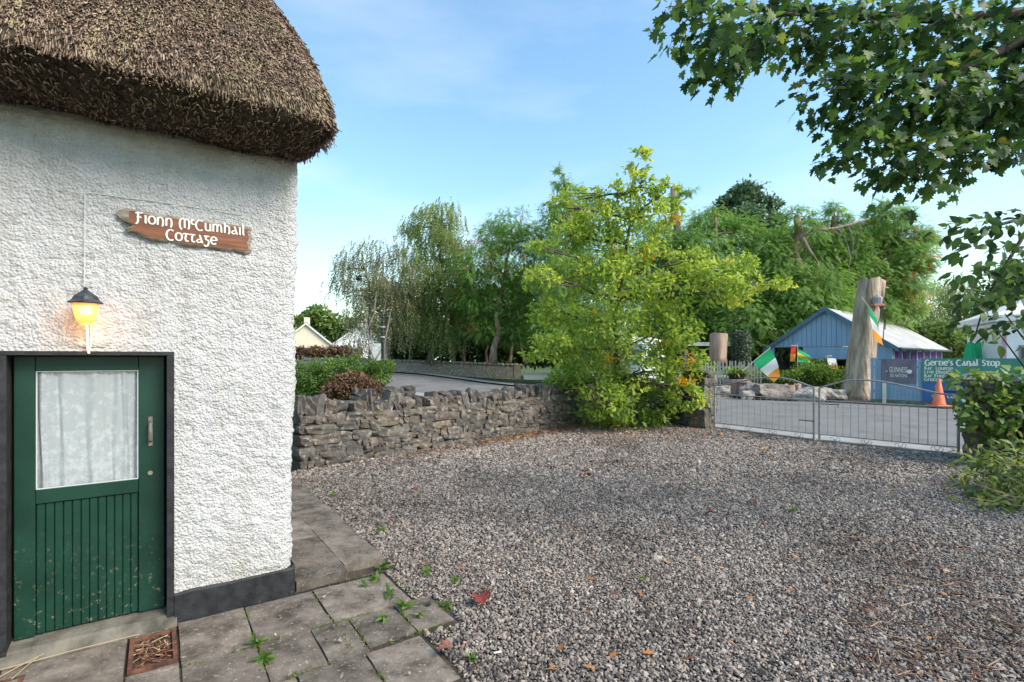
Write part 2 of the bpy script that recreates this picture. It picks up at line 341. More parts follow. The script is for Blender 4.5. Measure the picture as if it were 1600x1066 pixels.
# plinth, painted black
b_ = MB(); pv = []; K = 40
path = [(DX1+.041+(CS+.0-DX1-.041)*k/K, -.018) for k in range(K+1)]+[(CS+.022, -.008), (CS+.03, .02)]+[(CS+.03, .2+.3*k) for k in range(12)]
for (x, y) in path:
    h = .20+.012*fb((x*3, y, 0), 2.0)
    dn = .006*fb((x, y, 5), 9); pv += [(x, y+dn, -.02), (x, y+.6*dn, h-.012), (x, y+.012+dn, h), (x, y+.05, h+.003)]
n = len(path); ff = [(i*4+k, (i+1)*4+k, (i+1)*4+k+1, i*4+k+1) for i in range(n-1) for k in range(3)]+[(0,1,2,3)]
b_.add(pv, ff).build('plinth', M_black, cot, smooth=False)
# black painted surround and reveal round the door
b_ = MB(); b_.box(DX1, DX1+.040, -.012, .13, -.02, DZ); b_.build('door_jamb', M_black, cot)
b_ = MB(); b_.box(DX0-.10, DX0, -.012, .13, -.02, DZ); b_.build('door_jamb', M_black, cot)
b_ = MB(); b_.box(DX0-.10, DX1+.040, -.014, .13, DZ+.002, DZ+.024); b_.build('door_lintel', M_black, cot)
M_sill = mat('mossy_concrete', (.06,.057,.043), (.17,.155,.125), 7, .95, .7, 50, .01)
b_ = MB(); b_.add([(-.9,-.05,.0),(.80,-.06,.0),(.80,.0,.065),(-.9,.0,.07),(-.9,.16,.08),(.80,.16,.08)], [(0,1,2,3),(3,2,5,4)]).build('door_sill', M_sill, cot)
MB().box(DX0-.2,DX1+.2,.165,.20,-.02,DZ+.15).build('door_light_blocker', mat('light_blocker_dark', (.02,.02,.02)), cot); MB().box(-1.7,CS-.02,3.9,4.0,0,3.3).build('back_wall', M_rough, cot); MB().add([(x,y,z) for x in (CS-.25,CS+.02) for y, z in ((.03,3.15),(3.95,3.15),(2.0,5.45))], [(0,1,2),(3,5,4),(0,3,4,1),(1,4,5,2),(2,5,3,0)]).build('gable_wall', M_rough, cot)  # dark panel added behind the door blocks light leaks, stands in for the dark interior
# thatch
TH = [(-2.0,5.42),(-1.2,4.56),(-.5,3.79),(-.02,3.25),(.02,3.20),(.28,3.21),(.44,3.25),(.52,3.285),(.545,3.33),(.50,3.43),(.42,3.55),(.18,3.82),(-.2,4.27),(-.7,4.83),(-1.3,5.48),(-1.75,5.88),(-2.0,5.98),(-2.3,5.86),(-3.2,4.9),(-4.3,3.7),(-4.6,3.35),(-4.5,3.2),(-4.1,3.2),(-3.4,3.95),(-2.6,4.85),(-2.0,5.42)]
def prof_pts(step):
    out = []
    for (a, c), (d, e) in zip(TH[:-1], TH[1:]):
        k = max(1, int(math.hypot(d-a, e-c)/step))
        out += [(a+(d-a)*i/k, c+(e-c)*i/k) for i in range(k)]
    return out+[TH[-1]]
pp = prof_pts(.05); SE = 1.69; RR = .17
ss = list(np.arange(-2.6, SE-RR, .05))+[SE-RR+RR*math.sin(k/8*PI/2) for k in range(9)]
cx, cz = -1.9, 4.3
vs = []; npf = len(pp)
for s in ss:
    sh = 0 if s < SE-RR else RR*(1-math.sqrt(max(0, 1-((s-SE+RR)/RR)**2)))
    for k, (o, z) in enumerate(pp):
        a = pp[max(k-1,0)]; c = pp[min(k+1,npf-1)]; tx, tz = c[0]-a[0], c[1]-a[1]; l = math.hypot(tx, tz) or 1; nx_, nz_ = tz/l, -tx/l   # outward (o,z)
        d = .03*fb((s, o, z), 2.2)+.018*fb((s+4, o, z), 6)
        vc = .15*(max(0, .15-o)/.75)**1.5*max(0, min(1, (s-SE+1.3)/1.3)) if o > -2.1 else .15*3.0**1.5*max(0, min(1, (s-SE+1.3)/1.3))
        vs.append((s-vc+(.02*fb((o, z, 3), 3) if s > SE-RR else 0), -(o+nx_*(d-sh)), z+nz_*(d-sh)))
ns = len(ss); fs = [(i*npf+k, i*npf+k+1, (i+1)*npf+k+1, (i+1)*npf+k) for i in range(ns-1) for k in range(npf-1)]
fs.append(tuple((ns-1)*npf+k for k in range(npf)))
m, t, b, o_ = newmat('thatch'); b.inputs['Roughness'].default_value = .95; b.inputs['Specular IOR Level'].default_value = .1
n1 = noise(t, 30, 6, .7); r1 = ramp(t, n1.outputs['Fac'], [(.35,(.025,.02,.015)),(.65,(.13,.10,.07))]); t.links.new(r1.outputs[0], b.inputs['Base Color']); bump(t, b, n1.outputs['Fac'], 1, .03)
me = MB().add(vs, fs).mesh('thatch_roof', True); roof = link('thatch_roof', me, m, cot)
# reed ends over the visible slopes
A = []; 
Vn = np.array([v.co[:] for v in me.vertices])
cen = []; nor = []; ar = []
for pl in me.polygons:
    c = pl.center
    if c.x < -1.5 or c.y > 1.9 or c.z < 3.22+1.10*max(0,c.y)-.12 and c.y > .03: continue
    cen.append([Vn[i] for i in (pl.vertices[0], pl.vertices[1], pl.vertices[2], pl.vertices[3 if len(pl.vertices) > 3 else 0])]) if len(pl.vertices) == 4 else None
    if len(pl.vertices) == 4: nor.append(pl.normal[:]); ar.append(pl.area)
cen = np.array(cen); nor = np.array(nor); ar = np.array(ar)
NS = 86000
ar = ar*np.where((nor[:,2] < -.5) | ((nor[:,2] > .5) & (cen[:,0,2] < 3.29)), .35, 1.0)
pick = RNG.choice(len(ar), NS, p=ar/ar.sum()); u, v = RNG.uniform(0,1,(2,NS))
q = cen[pick]; pos = (q[:,0]*(1-u)[:,None]+q[:,1]*u[:,None])*(1-v)[:,None]+(q[:,3]*(1-u)[:,None]+q[:,2]*u[:,None])*v[:,None]
nn = nor[pick]
ee = []
while len(ee) < 5000:
    o_e, z_e = random.uniform(-1.6,.53), random.uniform(3.21,5.6)
    lo_ = 3.2+.08*max(0,o_e)/.5; hi_ = np.interp(o_e, [-1.75,-1.3,-.7,-.2,.18,.42,.545], [5.88,5.48,4.83,4.27,3.82,3.55,3.33])
    if max(lo_, hi_-.50) < z_e < hi_-.03: ee.append((SE-.03+.02*random.random()-.15*(max(0, .15-o_e)/.75)**1.5, -o_e, z_e))
pos[:5000] = np.array(ee); nn[:5000] = (1,0,0)
# make sure normals point outward (away from the roof's core line)
core = np.stack([pos[:,0], np.full(NS, 1.9), np.full(NS, 4.2)], 1); flip = np.sum(nn*(pos-core), 1) < 0; flip[:5000] = False; nn[flip] *= -1
down = np.array([0,-.35,-1.0])-nn*(nn@np.array([0,-.35,-1.0]))[:,None]; down = norm(down)
under = nn[:,2] < -.3
ax = norm(down*1.0+nn*RNG.uniform(.06,.36,(NS,1))+RNG.normal(0,.12,(NS,3)))
ax[:5000] = norm(np.array([.35,-.35,-.8])+RNG.normal(0,.2,(5000,3)))
ax[under] = norm(np.array([0,-1.0,-.12])+RNG.normal(0,.22,(under.sum(),3)))
ln = RNG.uniform(.04,.09,NS); wd = RNG.uniform(.0026,.0055,NS)
long_ = RNG.uniform(0,1,NS) < .006; ln[long_] *= 2.6; wd[long_] *= .8
bxV = [(-1,0,-1),(1,0,-1),(1,0,1),(-1,0,1),(-.7,1,-.7),(.7,1,-.7),(.7,1,.7),(-.7,1,.7)]
bxT = [(0,1,5),(0,5,4),(1,2,6),(1,6,5),(2,3,7),(2,7,6),(3,0,4),(3,4,7),(4,5,6),(4,6,7)]
Mx = frames(ax, nn+RNG.normal(0,.3,(NS,3)), wd, ln, wd)
val = RNG.uniform(0,1,NS); val = np.where(long_, .93, val*.9)
mossy = np.array([mnoise.noise(Vector(p)*2.4) for p in pos]); val = np.where((mossy > .1) & (RNG.uniform(0,1,NS) < .22), .985, val)
rdV = [(-1,0,-.6),(1,0,-.6),(0,0,1),(-.8,1,-.5),(.8,1,-.5),(0,1,.8)]; rdT = [(0,1,4),(0,4,3),(1,2,5),(1,5,4),(2,0,3),(2,3,5),(3,4,5)]
V, T, a = inst(rdV, rdT, Mx, pos-ax*(ln*.35)[:,None], val)
m, t, b, o_ = newmat('reed'); b.inputs['Roughness'].default_value = .8; b.inputs['Specular IOR Level'].default_value = .2
at = N('ShaderNodeAttribute', t); at.attribute_name = 'v'; r = ramp(t, at.outputs['Fac'], [(0,(.04,.028,.02)),(.3,(.13,.092,.066)),(.6,(.27,.195,.145)),(.9,(.45,.335,.255)),(.955,(.56,.44,.32)),(1,(.22,.21,.085))]); t.links.new(r.outputs[0], b.inputs['Base Color'])
o = link('thatch_reeds', np_mesh('thatch_reeds', V, T, a), m, cot); o['kind'] = 'stuff'

# door
dr = empty('door'); dr.parent = cot; dr.location = (0, .10, .085); dr['label'] = 'dark green boarded half-glazed door with lace curtain'
m, t, b, o_ = newmat('green_paint'); b.inputs['Roughness'].default_value = .42; b.inputs['Specular IOR Level'].default_value = .4
n1 = noise(t, 3, 5, .6, 'World'); r1 = ramp(t, n1.outputs['Fac'], [(.25,(.002,.021,.013)),(.75,(.008,.046,.029))]); n2 = noise(t, 30, 9, .8, 'World'); r2 = ramp(t, n2.outputs['Fac'], [(.58,(0,0,0)),(.62,(1,1,1))])
g_ = N('ShaderNodeNewGeometry', t); sxx = N('ShaderNodeSeparateXYZ', t); t.links.new(g_.outputs['Position'], sxx.inputs[0]); mz = N('ShaderNodeMapRange', t); mz.inputs[1].default_value = .75; mz.inputs[2].default_value = .05; t.links.new(sxx.outputs['Z'], mz.inputs[0]); mu = N('ShaderNodeMath', t, operation='MULTIPLY'); t.links.new(mz.outputs[0], mu.inputs[0]); t.links.new(r2.outputs[0], mu.inputs[1])
mx_ = N('ShaderNodeMixRGB', t); mx_.inputs[2].default_value = (.25,.22,.13,1); t.links.new(mu.outputs[0], mx_.inputs[0]); t.links.new(r1.outputs[0], mx_.inputs[1]); t.links.new(mx_.outputs[0], b.inputs['Base Color']); bump(t, b, noise(t, 60, 5, .6, 'World', stretch=(1,1,.1)).outputs['Fac'], .15, .004)
M_green = m
def bev(name, x0, x1, y0, y1, z0, z1, m, parent, bw=.003):
    me = MB().box(x0,x1,y0,y1,z0,z1).mesh(name); bm = bmesh.new(); bm.from_mesh(me); bmesh.ops.bevel(bm, geom=list(bm.edges), offset=bw, segments=1, affect='EDGES'); bm.to_mesh(me); bm.free()
    return link(name, me, m, parent)
H = DZ-.09; WX0, WX1, WZ0, WZ1 = .095, .592, .872, 1.585
bev('stile', 0, WX0-.001, 0, .045, 0, H, M_green, dr); bev('stile', WX1+.001, .732, 0, .045, 0, H, M_green, dr)
bev('rail', WX0, WX1, .001, .044, WZ1, H, M_green, dr); bev('rail', WX0, WX1, .001, .044, WZ0-.085, WZ0, M_green, dr)
nb = 12
for k in range(nb):
    x0 = WX0+(WX1-WX0)*k/nb; bev('board', x0+.0012, WX0+(WX1-WX0)*(k+1)/nb-.0012, .012+.001*(k%3), .04, .002+.003*random.random(), WZ0-.086, M_green, dr, .004)
b_ = MB(); bw = .007
for (x0,x1,z0,z1) in ((WX0,WX1,WZ0,WZ0+bw),(WX0,WX1,WZ1-bw,WZ1),(WX0,WX0+bw,WZ0+bw,WZ1-bw),(WX1-bw,WX1,WZ0+bw,WZ1-bw)): b_.box(x0+.0005,x1-.0005,.008,.02,z0+.0005,z1-.0005)
b_.build('glazing_bead', mat('bead_paint', (.45,.47,.46)), dr)
m, t, b, o_ = newmat('window_glass'); gl = N('ShaderNodeBsdfGlossy', t); gl.inputs['Roughness'].default_value = .03; trn = N('ShaderNodeBsdfTransparent', t); fr = N('ShaderNodeFresnel', t); fr.inputs[0].default_value = 1.5; msh = N('ShaderNodeMixShader', t)
t.links.new(fr.outputs[0], msh.inputs[0]); t.links.new(trn.outputs[0], msh.inputs[1]); t.links.new(gl.outputs[0], msh.inputs[2]); t.links.new(msh.outputs[0], o_.inputs[0]); M_glass = m
MB().add([(WX0+bw,.016,WZ0+bw),(WX1-bw,.016,WZ0+bw),(WX1-bw,.016,WZ1-bw),(WX0+bw,.016,WZ1-bw)], [(0,1,2,3)]).build('pane', M_glass, dr)
# lace curtain: pleated sheet, lace pattern in the weave
m, t, b, o_ = newmat('lace'); b.inputs['Base Color'].default_value = (.95,.94,.93,1); b.inputs['Roughness'].default_value = .9
vor = N('ShaderNodeTexVoronoi', t); vor.inputs['Scale'].default_value = 17; vor.inputs['Randomness'].default_value = .8; tcx = N('ShaderNodeTexCoord', t); mpp = N('ShaderNodeMapping', t); mpp.inputs['Scale'].default_value = (1.2,0,1); t.links.new(tcx.outputs['Object'], mpp.inputs[0]); t.links.new(mpp.outputs[0], vor.inputs['Vector'])
nl = noise(t, 26, 7, .82); sxl = N('ShaderNodeSeparateXYZ', t); t.links.new(tcx.outputs['Object'], sxl.inputs[0]); mzl = N('ShaderNodeMapRange', t); mzl.inputs[1].default_value = 1.65; mzl.inputs[2].default_value = .8; mzl.inputs[3].default_value = -.05; mzl.inputs[4].default_value = .06; t.links.new(sxl.outputs['Z'], mzl.inputs[0])
ad1 = N('ShaderNodeMath', t, operation='ADD'); t.links.new(nl.outputs['Fac'], ad1.inputs[0]); t.links.new(mzl.outputs[0], ad1.inputs[1])
vm_ = N('ShaderNodeMath', t, operation='MULTIPLY_ADD'); vm_.inputs[1].default_value = -.16; t.links.new(vor.outputs['Distance'], vm_.inputs[0]); t.links.new(ad1.outputs[0], vm_.inputs[2])
rl = ramp(t, vm_.outputs[0], [(.40,(.80,.80,.80)),(.46,(.90,.90,.90)),(.50,(1,1,1))]); t.links.new(rl.outputs[0], b.inputs['Alpha']); M_lace = m
vs = []; fs = []; K = 120; J = 12
for j in range(J+1):
    for k in range(K+1):
        f = k/K; x = WX0-.005+(WX1-WX0+.01)*f; pl = .008*math.sin(f*58+2.5*math.sin(f*7))+.011*math.sin(f*27+1.2*math.sin(f*5)+2)
        vs.append((x+.006*math.sin(j*.4+f*30), .040+pl*(1-.25*j/J), WZ0-.01+(WZ1-WZ0+.02)*j/J))
for j in range(J):
    for k in range(K): fs.append((j*(K+1)+k, j*(K+1)+k+1, (j+1)*(K+1)+k+1, (j+1)*(K+1)+k))
MB().add(vs, fs).build('lace_curtain', M_lace, dr, smooth=True)
MB().add([(WX0-.02,.070,WZ0-.02),(WX1+.02,.070,WZ0-.02),(WX1+.02,.070,WZ1+.02),(WX0-.02,.070,WZ1+.02)], [(0,1,2,3)]).build('lining_cloth', mat('white_lining', (.80,.79,.78)), dr)
M_dull = mat('worn_metal', (.18,.15,.13), (.32,.29,.26), 30, .45, metal=.7)
h_ = MB(); h_.box(.645,.668,-.006,0,1.085,1.275); hd = h_.build('handle_plate', M_dull, dr); h_ = MB(); h_.tube([(.656,-.004,1.11),(.656,-.035,1.125),(.656,-.042,1.18),(.656,-.035,1.235),(.656,-.004,1.25)], .007, 6); h_.build('handle', M_dull, hd)
h_ = MB(); h_.tube([(.655,.002,.905),(.655,-.008,.905)], .014, 12); h_.build('lock_cylinder', mat('brass', (.55,.48,.32), None, rough=.35, metal=.9), dr)
# wall lantern
lan = empty('wall_lantern', W(.345, .115, 2.05), R(34.8)); lan.scale = (.88,.88,.88); tag(lan, 'lit amber wall lantern with black hood above the green door', 'lantern')
M_lead = mat('lantern_black', (.03,.035,.04), (.08,.09,.10), 25, .5, metal=.4)
b_ = MB(); b_.lathe([(.086,-.006),(.090,.0),(.070,.018),(.058,.042),(.038,.062),(.018,.080),(.010,.086),(.013,.094),(.007,.103),(.001,.105)], (0,0,.03), 8, lambda q, z: 1+.07*math.cos(4*q)); b_.build('hood', M_lead, lan)
b_ = MB(); b_.tube([(0,.135,.06),(0,.10,.075),(0,.06,.07),(0,.03,.055)], .011, 8); b_.lathe([(.035,0),(.035,.012)], (0,0,0), 10); me = b_.mesh('bracket'); me.transform(Matrix.Translation((0,0,-.0))); link('bracket', me, M_lead, lan)
m, t, b, o_ = newmat('amber_glass'); b.inputs['Base Color'].default_value = (.95,.60,.28,1); b.inputs['Roughness'].default_value = .25; b.inputs['Transmission Weight'].default_value = .35
tl = N('ShaderNodeBsdfTranslucent', t); tl.inputs[0].default_value = (1,.62,.28,1); ms2 = N('ShaderNodeMixShader', t); ms2.inputs[0].default_value = .6; t.links.new(b.outputs[0], ms2.inputs[1]); t.links.new(tl.outputs[0], ms2.inputs[2]); t.links.new(ms2.outputs[0], o_.inputs[0])
b_ = MB(); b_.lathe([(.066,.022),(.066,-.01),(.060,-.05),(.049,-.09),(.035,-.112),(.016,-.121),(.002,-.122)], (0,0,0), 24, lambda q, z: 1+.025*math.cos(12*q)); b_.build('glass_shade', m, lan, smooth=True)
m, t, b, o_ = newmat('bulb_glow'); b.inputs['Emission Color'].default_value = (1,.72,.40,1); b.inputs['Emission Strength'].default_value = 9; M_bulb = m
b_ = MB(); b_.lathe([(.004,-.045),(.02,-.035),(.027,-.015),(.022,.006),(.012,.02)], (0,0,-.01), 10); b_.build('bulb', M_bulb, lan, smooth=True)
pl = bpy.data.lights.new('lantern_light', 'POINT'); pl.energy = .7; pl.color = (1,.5,.18); pl.shadow_soft_size = .03; plo = bpy.data.objects.new('lantern_light', pl); COL.objects.link(plo); plo.parent = lan; plo.location = (0,-.0,-.155)
# cables on the wall
cb = MB(); cb.tube([(.33,-.016,2.12),(.332,-.018,2.5),(.332,-.017,2.745),(.36,-.017,2.752),(.7,-.018,2.757),(1.0,-.017,2.752),(1.16,-.015,2.747)], .0026, 5)
c_ = cb.build('power_cable', mat('cable_grey', (.58,.57,.56))); c_.parent = None; c_.location = P1; c_.rotation_euler = (0,0,R(34.8)); tag(c_, 'thin white cable running up the wall from the lantern and along above the sign', 'cable')
cb = MB(); cb.tube([(.345,-.10,1.95),(.345,-.03,1.93),(.345,-.020,1.88),(.347,-.018,1.80),(.352,-.018,1.775)], .007, 6); cb.tube([(.362,-.020,2.0),(.364,-.022,1.87),(.356,-.017,1.79)], .003, 5)
c_ = cb.build('power_cable', M_white); c_.location = P1; c_.rotation_euler = (0,0,R(34.8)); tag(c_, 'short white cable from the lantern down to the door head', 'cable')

# ------------------------------------------------------------------ stroke lettering (rounded insular hand)
def arc(cx, cy, rx, ry, a0, a1, k=14): return [(cx+rx*math.cos(R(a0+(a1-a0)*i/k)), cy+ry*math.sin(R(a0+(a1-a0)*i/k))) for i in range(k+1)]
arch = lambda x: arc(x+.33, .6, .33, .4, 180, 0, 8)
GLY = {
 'o': (.95, [arc(.46,.5,.42,.5,0,360,20)]), 'i': (.42, [[(.05,.92),(.18,1),(.18,.08),(.3,0)]]), 'n': (1.0, [[(.02,.92),(.14,1),(.14,0)], arch(.14)+[(.8,.1),(.68,-.14)]]),
 'F': (.85, [[(.22,1.25),(.2,.3),(.12,-.05),(-.08,-.2)], [(-.1,1.12),(.2,1.3),(.5,1.2),(.8,1.32)], [(.02,.66),(.35,.72),(.62,.66)]]),
 'M': (1.5, [arc(.48,.5,.40,.75,75,255,12), [(.5,1.22),(.72,1.1),(.74,0)], [(.74,1.0)]+arc(1.02,.72,.3,.5,130,0,8)+[(1.32,.2),(1.2,-.12)]]),
 'c': (.82, [arc(.46,.5,.42,.5,48,312,14)]), 'C': (1.12, [arc(.6,.6,.55,.68,52,308,18)]), 'G': (1.2, [arc(.6,.6,.55,.68,52,330,18)+[(1.08,.55),(.7,.55)]]),
 'u': (.98, [[(.02,.95),(.14,1),(.14,.4)]+arc(.47,.4,.33,.4,180,360,8)+[(.8,1)], [(.8,.4),(.8,.1),(.92,0)]]),
 'm': (1.52, [[(.02,.92),(.14,1),(.14,0)], arc(.42,.62,.28,.38,180,0,8)+[(.7,0)], arc(.98,.62,.28,.38,180,0,8)+[(1.26,.1),(1.36,0)]]),
 'h': (.98, [[(.05,1.4),(.14,1.45),(.14,0)], arch(.14)+[(.8,.12),(.66,-.1)]]), 'a': (.98, [[(.36,1),(.5,.95),(.82,.05),(.95,0)], [(.66,.48),(.25,.42),(.08,.18),(.25,0),(.6,.1),(.78,.2)]]),
 'l': (.46, [[(.06,1.38),(.17,1.45),(.17,.12),(.36,0)]]), 't': (.80, [[(-.04,.88),(.12,1),(.78,.98)], [(.42,.98),(.32,.6),(.30,.3),(.38,.06),(.55,0),(.72,.1)]]), 'g': (.85, [[(.0,.92),(.2,1),(.78,.98)], [(.42,.98),(.2,.66),(.3,.5),(.6,.45),(.68,.1),(.5,-.3),(.2,-.38),(.02,-.2)]]),
 'e': (.92, [[(.06,.5),(.82,.56)]+arc(.46,.5,.40,.5,8,318,16)]), 'r': (.72, [[(.02,.92),(.14,1),(.14,0)], [(.14,.7),(.35,.98),(.6,.95)]]), 's': (.7, [[(.6,.88),(.35,1),(.1,.82),(.2,.58),(.5,.45),(.6,.2),(.35,0),(.05,.1)]]),
 'S': (.9, [[(.75,1.1),(.45,1.28),(.12,1.05),(.25,.75),(.62,.55),(.75,.25),(.42,-.04),(.05,.12)]]), 'L': (.8, [[(.15,1.3),(.15,0),(.72,.02)]]), 'B': (.95, [[(.15,1.28),(.15,0)], [(.1,1.28),(.6,1.2),(.65,.85),(.2,.68),(.75,.5),(.7,.1),(.1,0)]]),
 'p': (.95, [[(.14,1),(.14,-.42)], arc(.48,.5,.34,.48,150,-150,14)]), 'd': (.95, [arc(.46,.46,.4,.46,0,360,18), [(.84,.5),(.6,1.1),(.2,1.35)]]), 'v': (.85, [[(.05,1),(.4,0),(.78,1)]]), 'y': (.9, [[(.08,1),(.42,.2)], [(.8,1),(.3,-.35)]]),
 "'": (.3, [[(.15,1.35),(.1,1.05)]]), '.': (.35, [[(.12,.08),(.2,.08)]]), ' ': (.6, [])}
def lettering(text, h, width, pos, wst=.15, th=.004, z=0.0, scale_c=None):
    """ribbon strokes in x,z; y is depth"""
    x = 0; segs = []
    for k, ch in enumerate(text):
        sup = (scale_c is not None and k == scale_c)
        adv, st = GLY['c' if sup else ch]; s_ = .62 if sup else 1; dy = .62 if sup else 0
        for l in st: segs.append([(x+a*s_, c*s_+dy) for a, c in l])
        x += adv*s_+.08
    sc_x = width/x; b_ = MB()
    for l in segs:
        pts = [(a*sc_x, c*h) for a, c in l]; hw = wst*h*.5
        L_, R_ = [], []
        for i, (a, c) in enumerate(pts):
            p, q = pts[max(i-1,0)], pts[min(i+1,len(pts)-1)]; tx, tz = q[0]-p[0], q[1]-p[1]; ll = math.hypot(tx, tz) or 1
            ww = hw*(.75+.5*abs(tz/ll)); L_.append((a-tz/ll*ww, c+tx/ll*ww)); R_.append((a+tz/ll*ww, c-tx/ll*ww))
        n = len(pts); jit = random.uniform(0, .0006)
        vs = [(pos[0]+a, pos[1]-th-jit, pos[2]+c) for a, c in L_]+[(pos[0]+a, pos[1]-th-jit, pos[2]+c) for a, c in R_]
        b_.add(vs, [(i, i+1, n+i+1, n+i) for i in range(n-1)])
    return b_
# house name sign
sg = empty('house_name_sign', W(.505, .022, 2.48), R(34.8)); tag(sg, 'rustic brown wooden sign with white Gaelic lettering hung on the roughcast wall', 'sign')
top = [(.06,.205),(.12,.20),(.2,.192),(.28,.196),(.36,.188),(.46,.193),(.55,.186),(.62,.192),(.70,.186),(.735,.188)]
bot = [(.737,.02),(.70,-.004),(.62,.010),(.55,.002),(.46,.012),(.36,.004),(.26,.022),(.17,.018),(.12,.034),(.07,.062),(.035,.055),(.03,.085),(.06,.10),(.012,.125),(-.018,.155),(-.012,.185),(.03,.208)]
out = top+[(.728,.15),(.74,.11),(.725,.07)]+bot
m, t, b, o_ = newmat('varnished_wood'); b.inputs['Roughness'].default_value = .4
n1 = noise(t, 9, 6, .6, stretch=(.5,1,4)); r1 = ramp(t, n1.outputs['Fac'], [(.3,(.10,.028,.008)),(.7,(.24,.075,.02))]); t.links.new(r1.outputs[0], b.inputs['Base Color']); bump(t, b, n1.outputs['Fac'], .4, .006); M_wood = m
M_edge = mat('weathered_edge', (.16,.13,.09), (.36,.31,.24), 14, .85, .8, 40, .01, stretch=(1,1,4))
def inset(poly, d):
    c = (.36, .1); return [(c[0]+(x-c[0])*(1-d*.05), c[1]+(z-c[1])*(1-d*.17)) for x, z in poly]
n = len(out); ins = [(x+random.uniform(-.006,.004), z+random.uniform(-.004,.004)) for x, z in inset(out, 1)]
ins = [(max(.042, x), z) for x, z in ins]
vs = [(x, .018, z) for x, z in out]+[(x, -.008, z) for x, z in out]+[(x, -.020, z) for x, z in ins]
MB().add(vs, [(i, (i+1)%n, n+(i+1)%n, n+i) for i in range(n)]+[(n+i, n+(i+1)%n, 2*n+(i+1)%n, 2*n+i) for i in range(n)]+[tuple(range(n))]).build('bark_edge', M_edge, sg)
MB().add([(x, -.0202, z) for x, z in ins]+[(.38,-.0215,.1)], [(i, (i+1)%n, n) for i in range(n)]).build('sign_face', M_wood, sg)
lt = MB(); l1 = lettering('Fionn McCumhail', .050, .615, (.080, -.0215, .122), .17, scale_c=7); l2 = lettering('Cottage', .050, .29, (.235, -.0215, .036), .17)
lt.add(l1.v, l1.f).add(l2.v, l2.f).build('lettering', mat('sign_white', (.78,.76,.70)), sg)

# ------------------------------------------------------------------ paving slabs by the cottage
pv = empty('paving', P1, R(34.8)); tag(pv, 'old stone paving slabs around the cottage corner', None, None, 'structure')
m, t, b, o_ = newmat('paving_stone'); b.inputs['Roughness'].default_value = .9; b.inputs['Specular IOR Level'].default_value = .25
oi = N('ShaderNodeObjectInfo', t); r = ramp(t, oi.outputs['Random'], [(0,(.105,.094,.081)),(.5,(.16,.142,.124)),(1,(.215,.192,.167))]); n1 = noise(t, 5, 8, .7, 'World'); r1 = ramp(t, n1.outputs['Fac'], [(.36,(.36,.325,.28)),(.48,(.78,.73,.67)),(.64,(1.32,1.24,1.16))]); mm = N('ShaderNodeMixRGB', t, blend_type='MULTIPLY'); mm.inputs[0].default_value = .95
t.links.new(r.outputs[0], mm.inputs[1]); t.links.new(r1.outputs[0], mm.inputs[2]); n2 = noise(t, 38, 5, .7, 'World'); r2 = ramp(t, n2.outputs['Fac'], [(.60,(0,0,0)),(.66,(1,1,1))]); m2 = N('ShaderNodeMixRGB', t); m2.inputs[2].default_value = (.42,.39,.32,1); fa = N('ShaderNodeMath', t, operation='MULTIPLY'); fa.inputs[1].default_value = .7
t.links.new(r2.outputs[0], fa.inputs[0]); t.links.new(fa.outputs[0], m2.inputs[0]); t.links.new(mm.outputs[0], m2.inputs[1]); t.links.new(m2.outputs[0], b.inputs['Base Color']); bump(t, b, noise(t, 55, 8, .7, 'World').outputs['Fac'], .6, .012)
M_slab = m
def slab(s0, s1, o0, o1, zt, parent, name='slab', m=M_slab, th=.06, tilt=.012):
    b_ = MB(); g = .006; kx = max(2, int((s1-s0)/.09)); ky = max(2, int((o1-o0)/.09)); vs = []
    s0 += g; s1 -= g; o0 += g; o1 -= g; tx, ty = random.uniform(-tilt,tilt), random.uniform(-tilt,tilt)
    def pt(i, j, zz, sh=0):
        a = s0+(s1-s0)*i/kx; c = o0+(o1-o0)*j/ky; ed = (i in (0,kx)) + (j in (0,ky))
        da, dc = .006*fb((a*7+s0, c*7, 1), 3), .006*fb((a*7, c*7+s1, 5), 3)
        return (a+da, -(c+dc), zz+tx*(a-(s0+s1)/2)+ty*(c-(o0+o1)/2)+.003*fb((a, c, 2), 9)-(.005+.003*random.random() if ed and sh == 0 else 0))
    top = [pt(i, j, zt) for j in range(ky+1) for i in range(kx+1)]; nx = kx+1
    fs = [(j*nx+i, (j+1)*nx+i, (j+1)*nx+i+1, j*nx+i+1) for j in range(ky) for i in range(kx)]
    ring = [i for i in range(nx)]+[j*nx+kx for j in range(1, ky+1)]+[ky*nx+i for i in range(kx-1, -1, -1)]+[j*nx for j in range(ky-1, 0, -1)]
    base = len(top); vs = top+[(top[i][0], top[i][1], zt-th) for i in ring]; k = len(ring)
    fs += [(ring[i], ring[(i+1)%k], base+(i+1)%k, base+i) for i in range(k)]
    b_.add(vs, fs); return b_.build(name, m, parent)
for (a, c) in ((-1.5,-.75),(-.75,-.02),(-.02,.545),(.80,1.19),(1.19,1.646),(1.646,2.2)): slab(a, c, .06 if a < .7 else .03, .60, .012, pv)
slab(.545,.80,.53,.60,.010,pv,th=.03); slab(.545,.80,.06,.10,.012,pv,th=.03)
for (a, c) in ((-1.2,-.6),(-.6,-.1),(-.1,.45),(.45,.80),(.80,1.19),(1.19,1.50),(1.50,1.74),(1.74,2.06),(2.06,2.33)): slab(a, c, .60, 1.05-(.04 if a > 1.6 else 0), .008, pv)
for (a, c) in ((-.6,.0),(.0,.5),(.5,.93),(.93,1.32),(1.32,1.70),(1.70,2.06)): slab(a, c, 1.05, 1.58, .005, pv)
for (o0, o1) in ((-.98,-.02),(-1.85,-.98),(-2.75,-1.85),(-3.7,-2.75)):
    slab(1.545, 1.94, o0, o1, .075, pv, th=.09); slab(1.94, 2.30-.02*random.random(), o0-.13, o1-.13, .065, pv, th=.09)
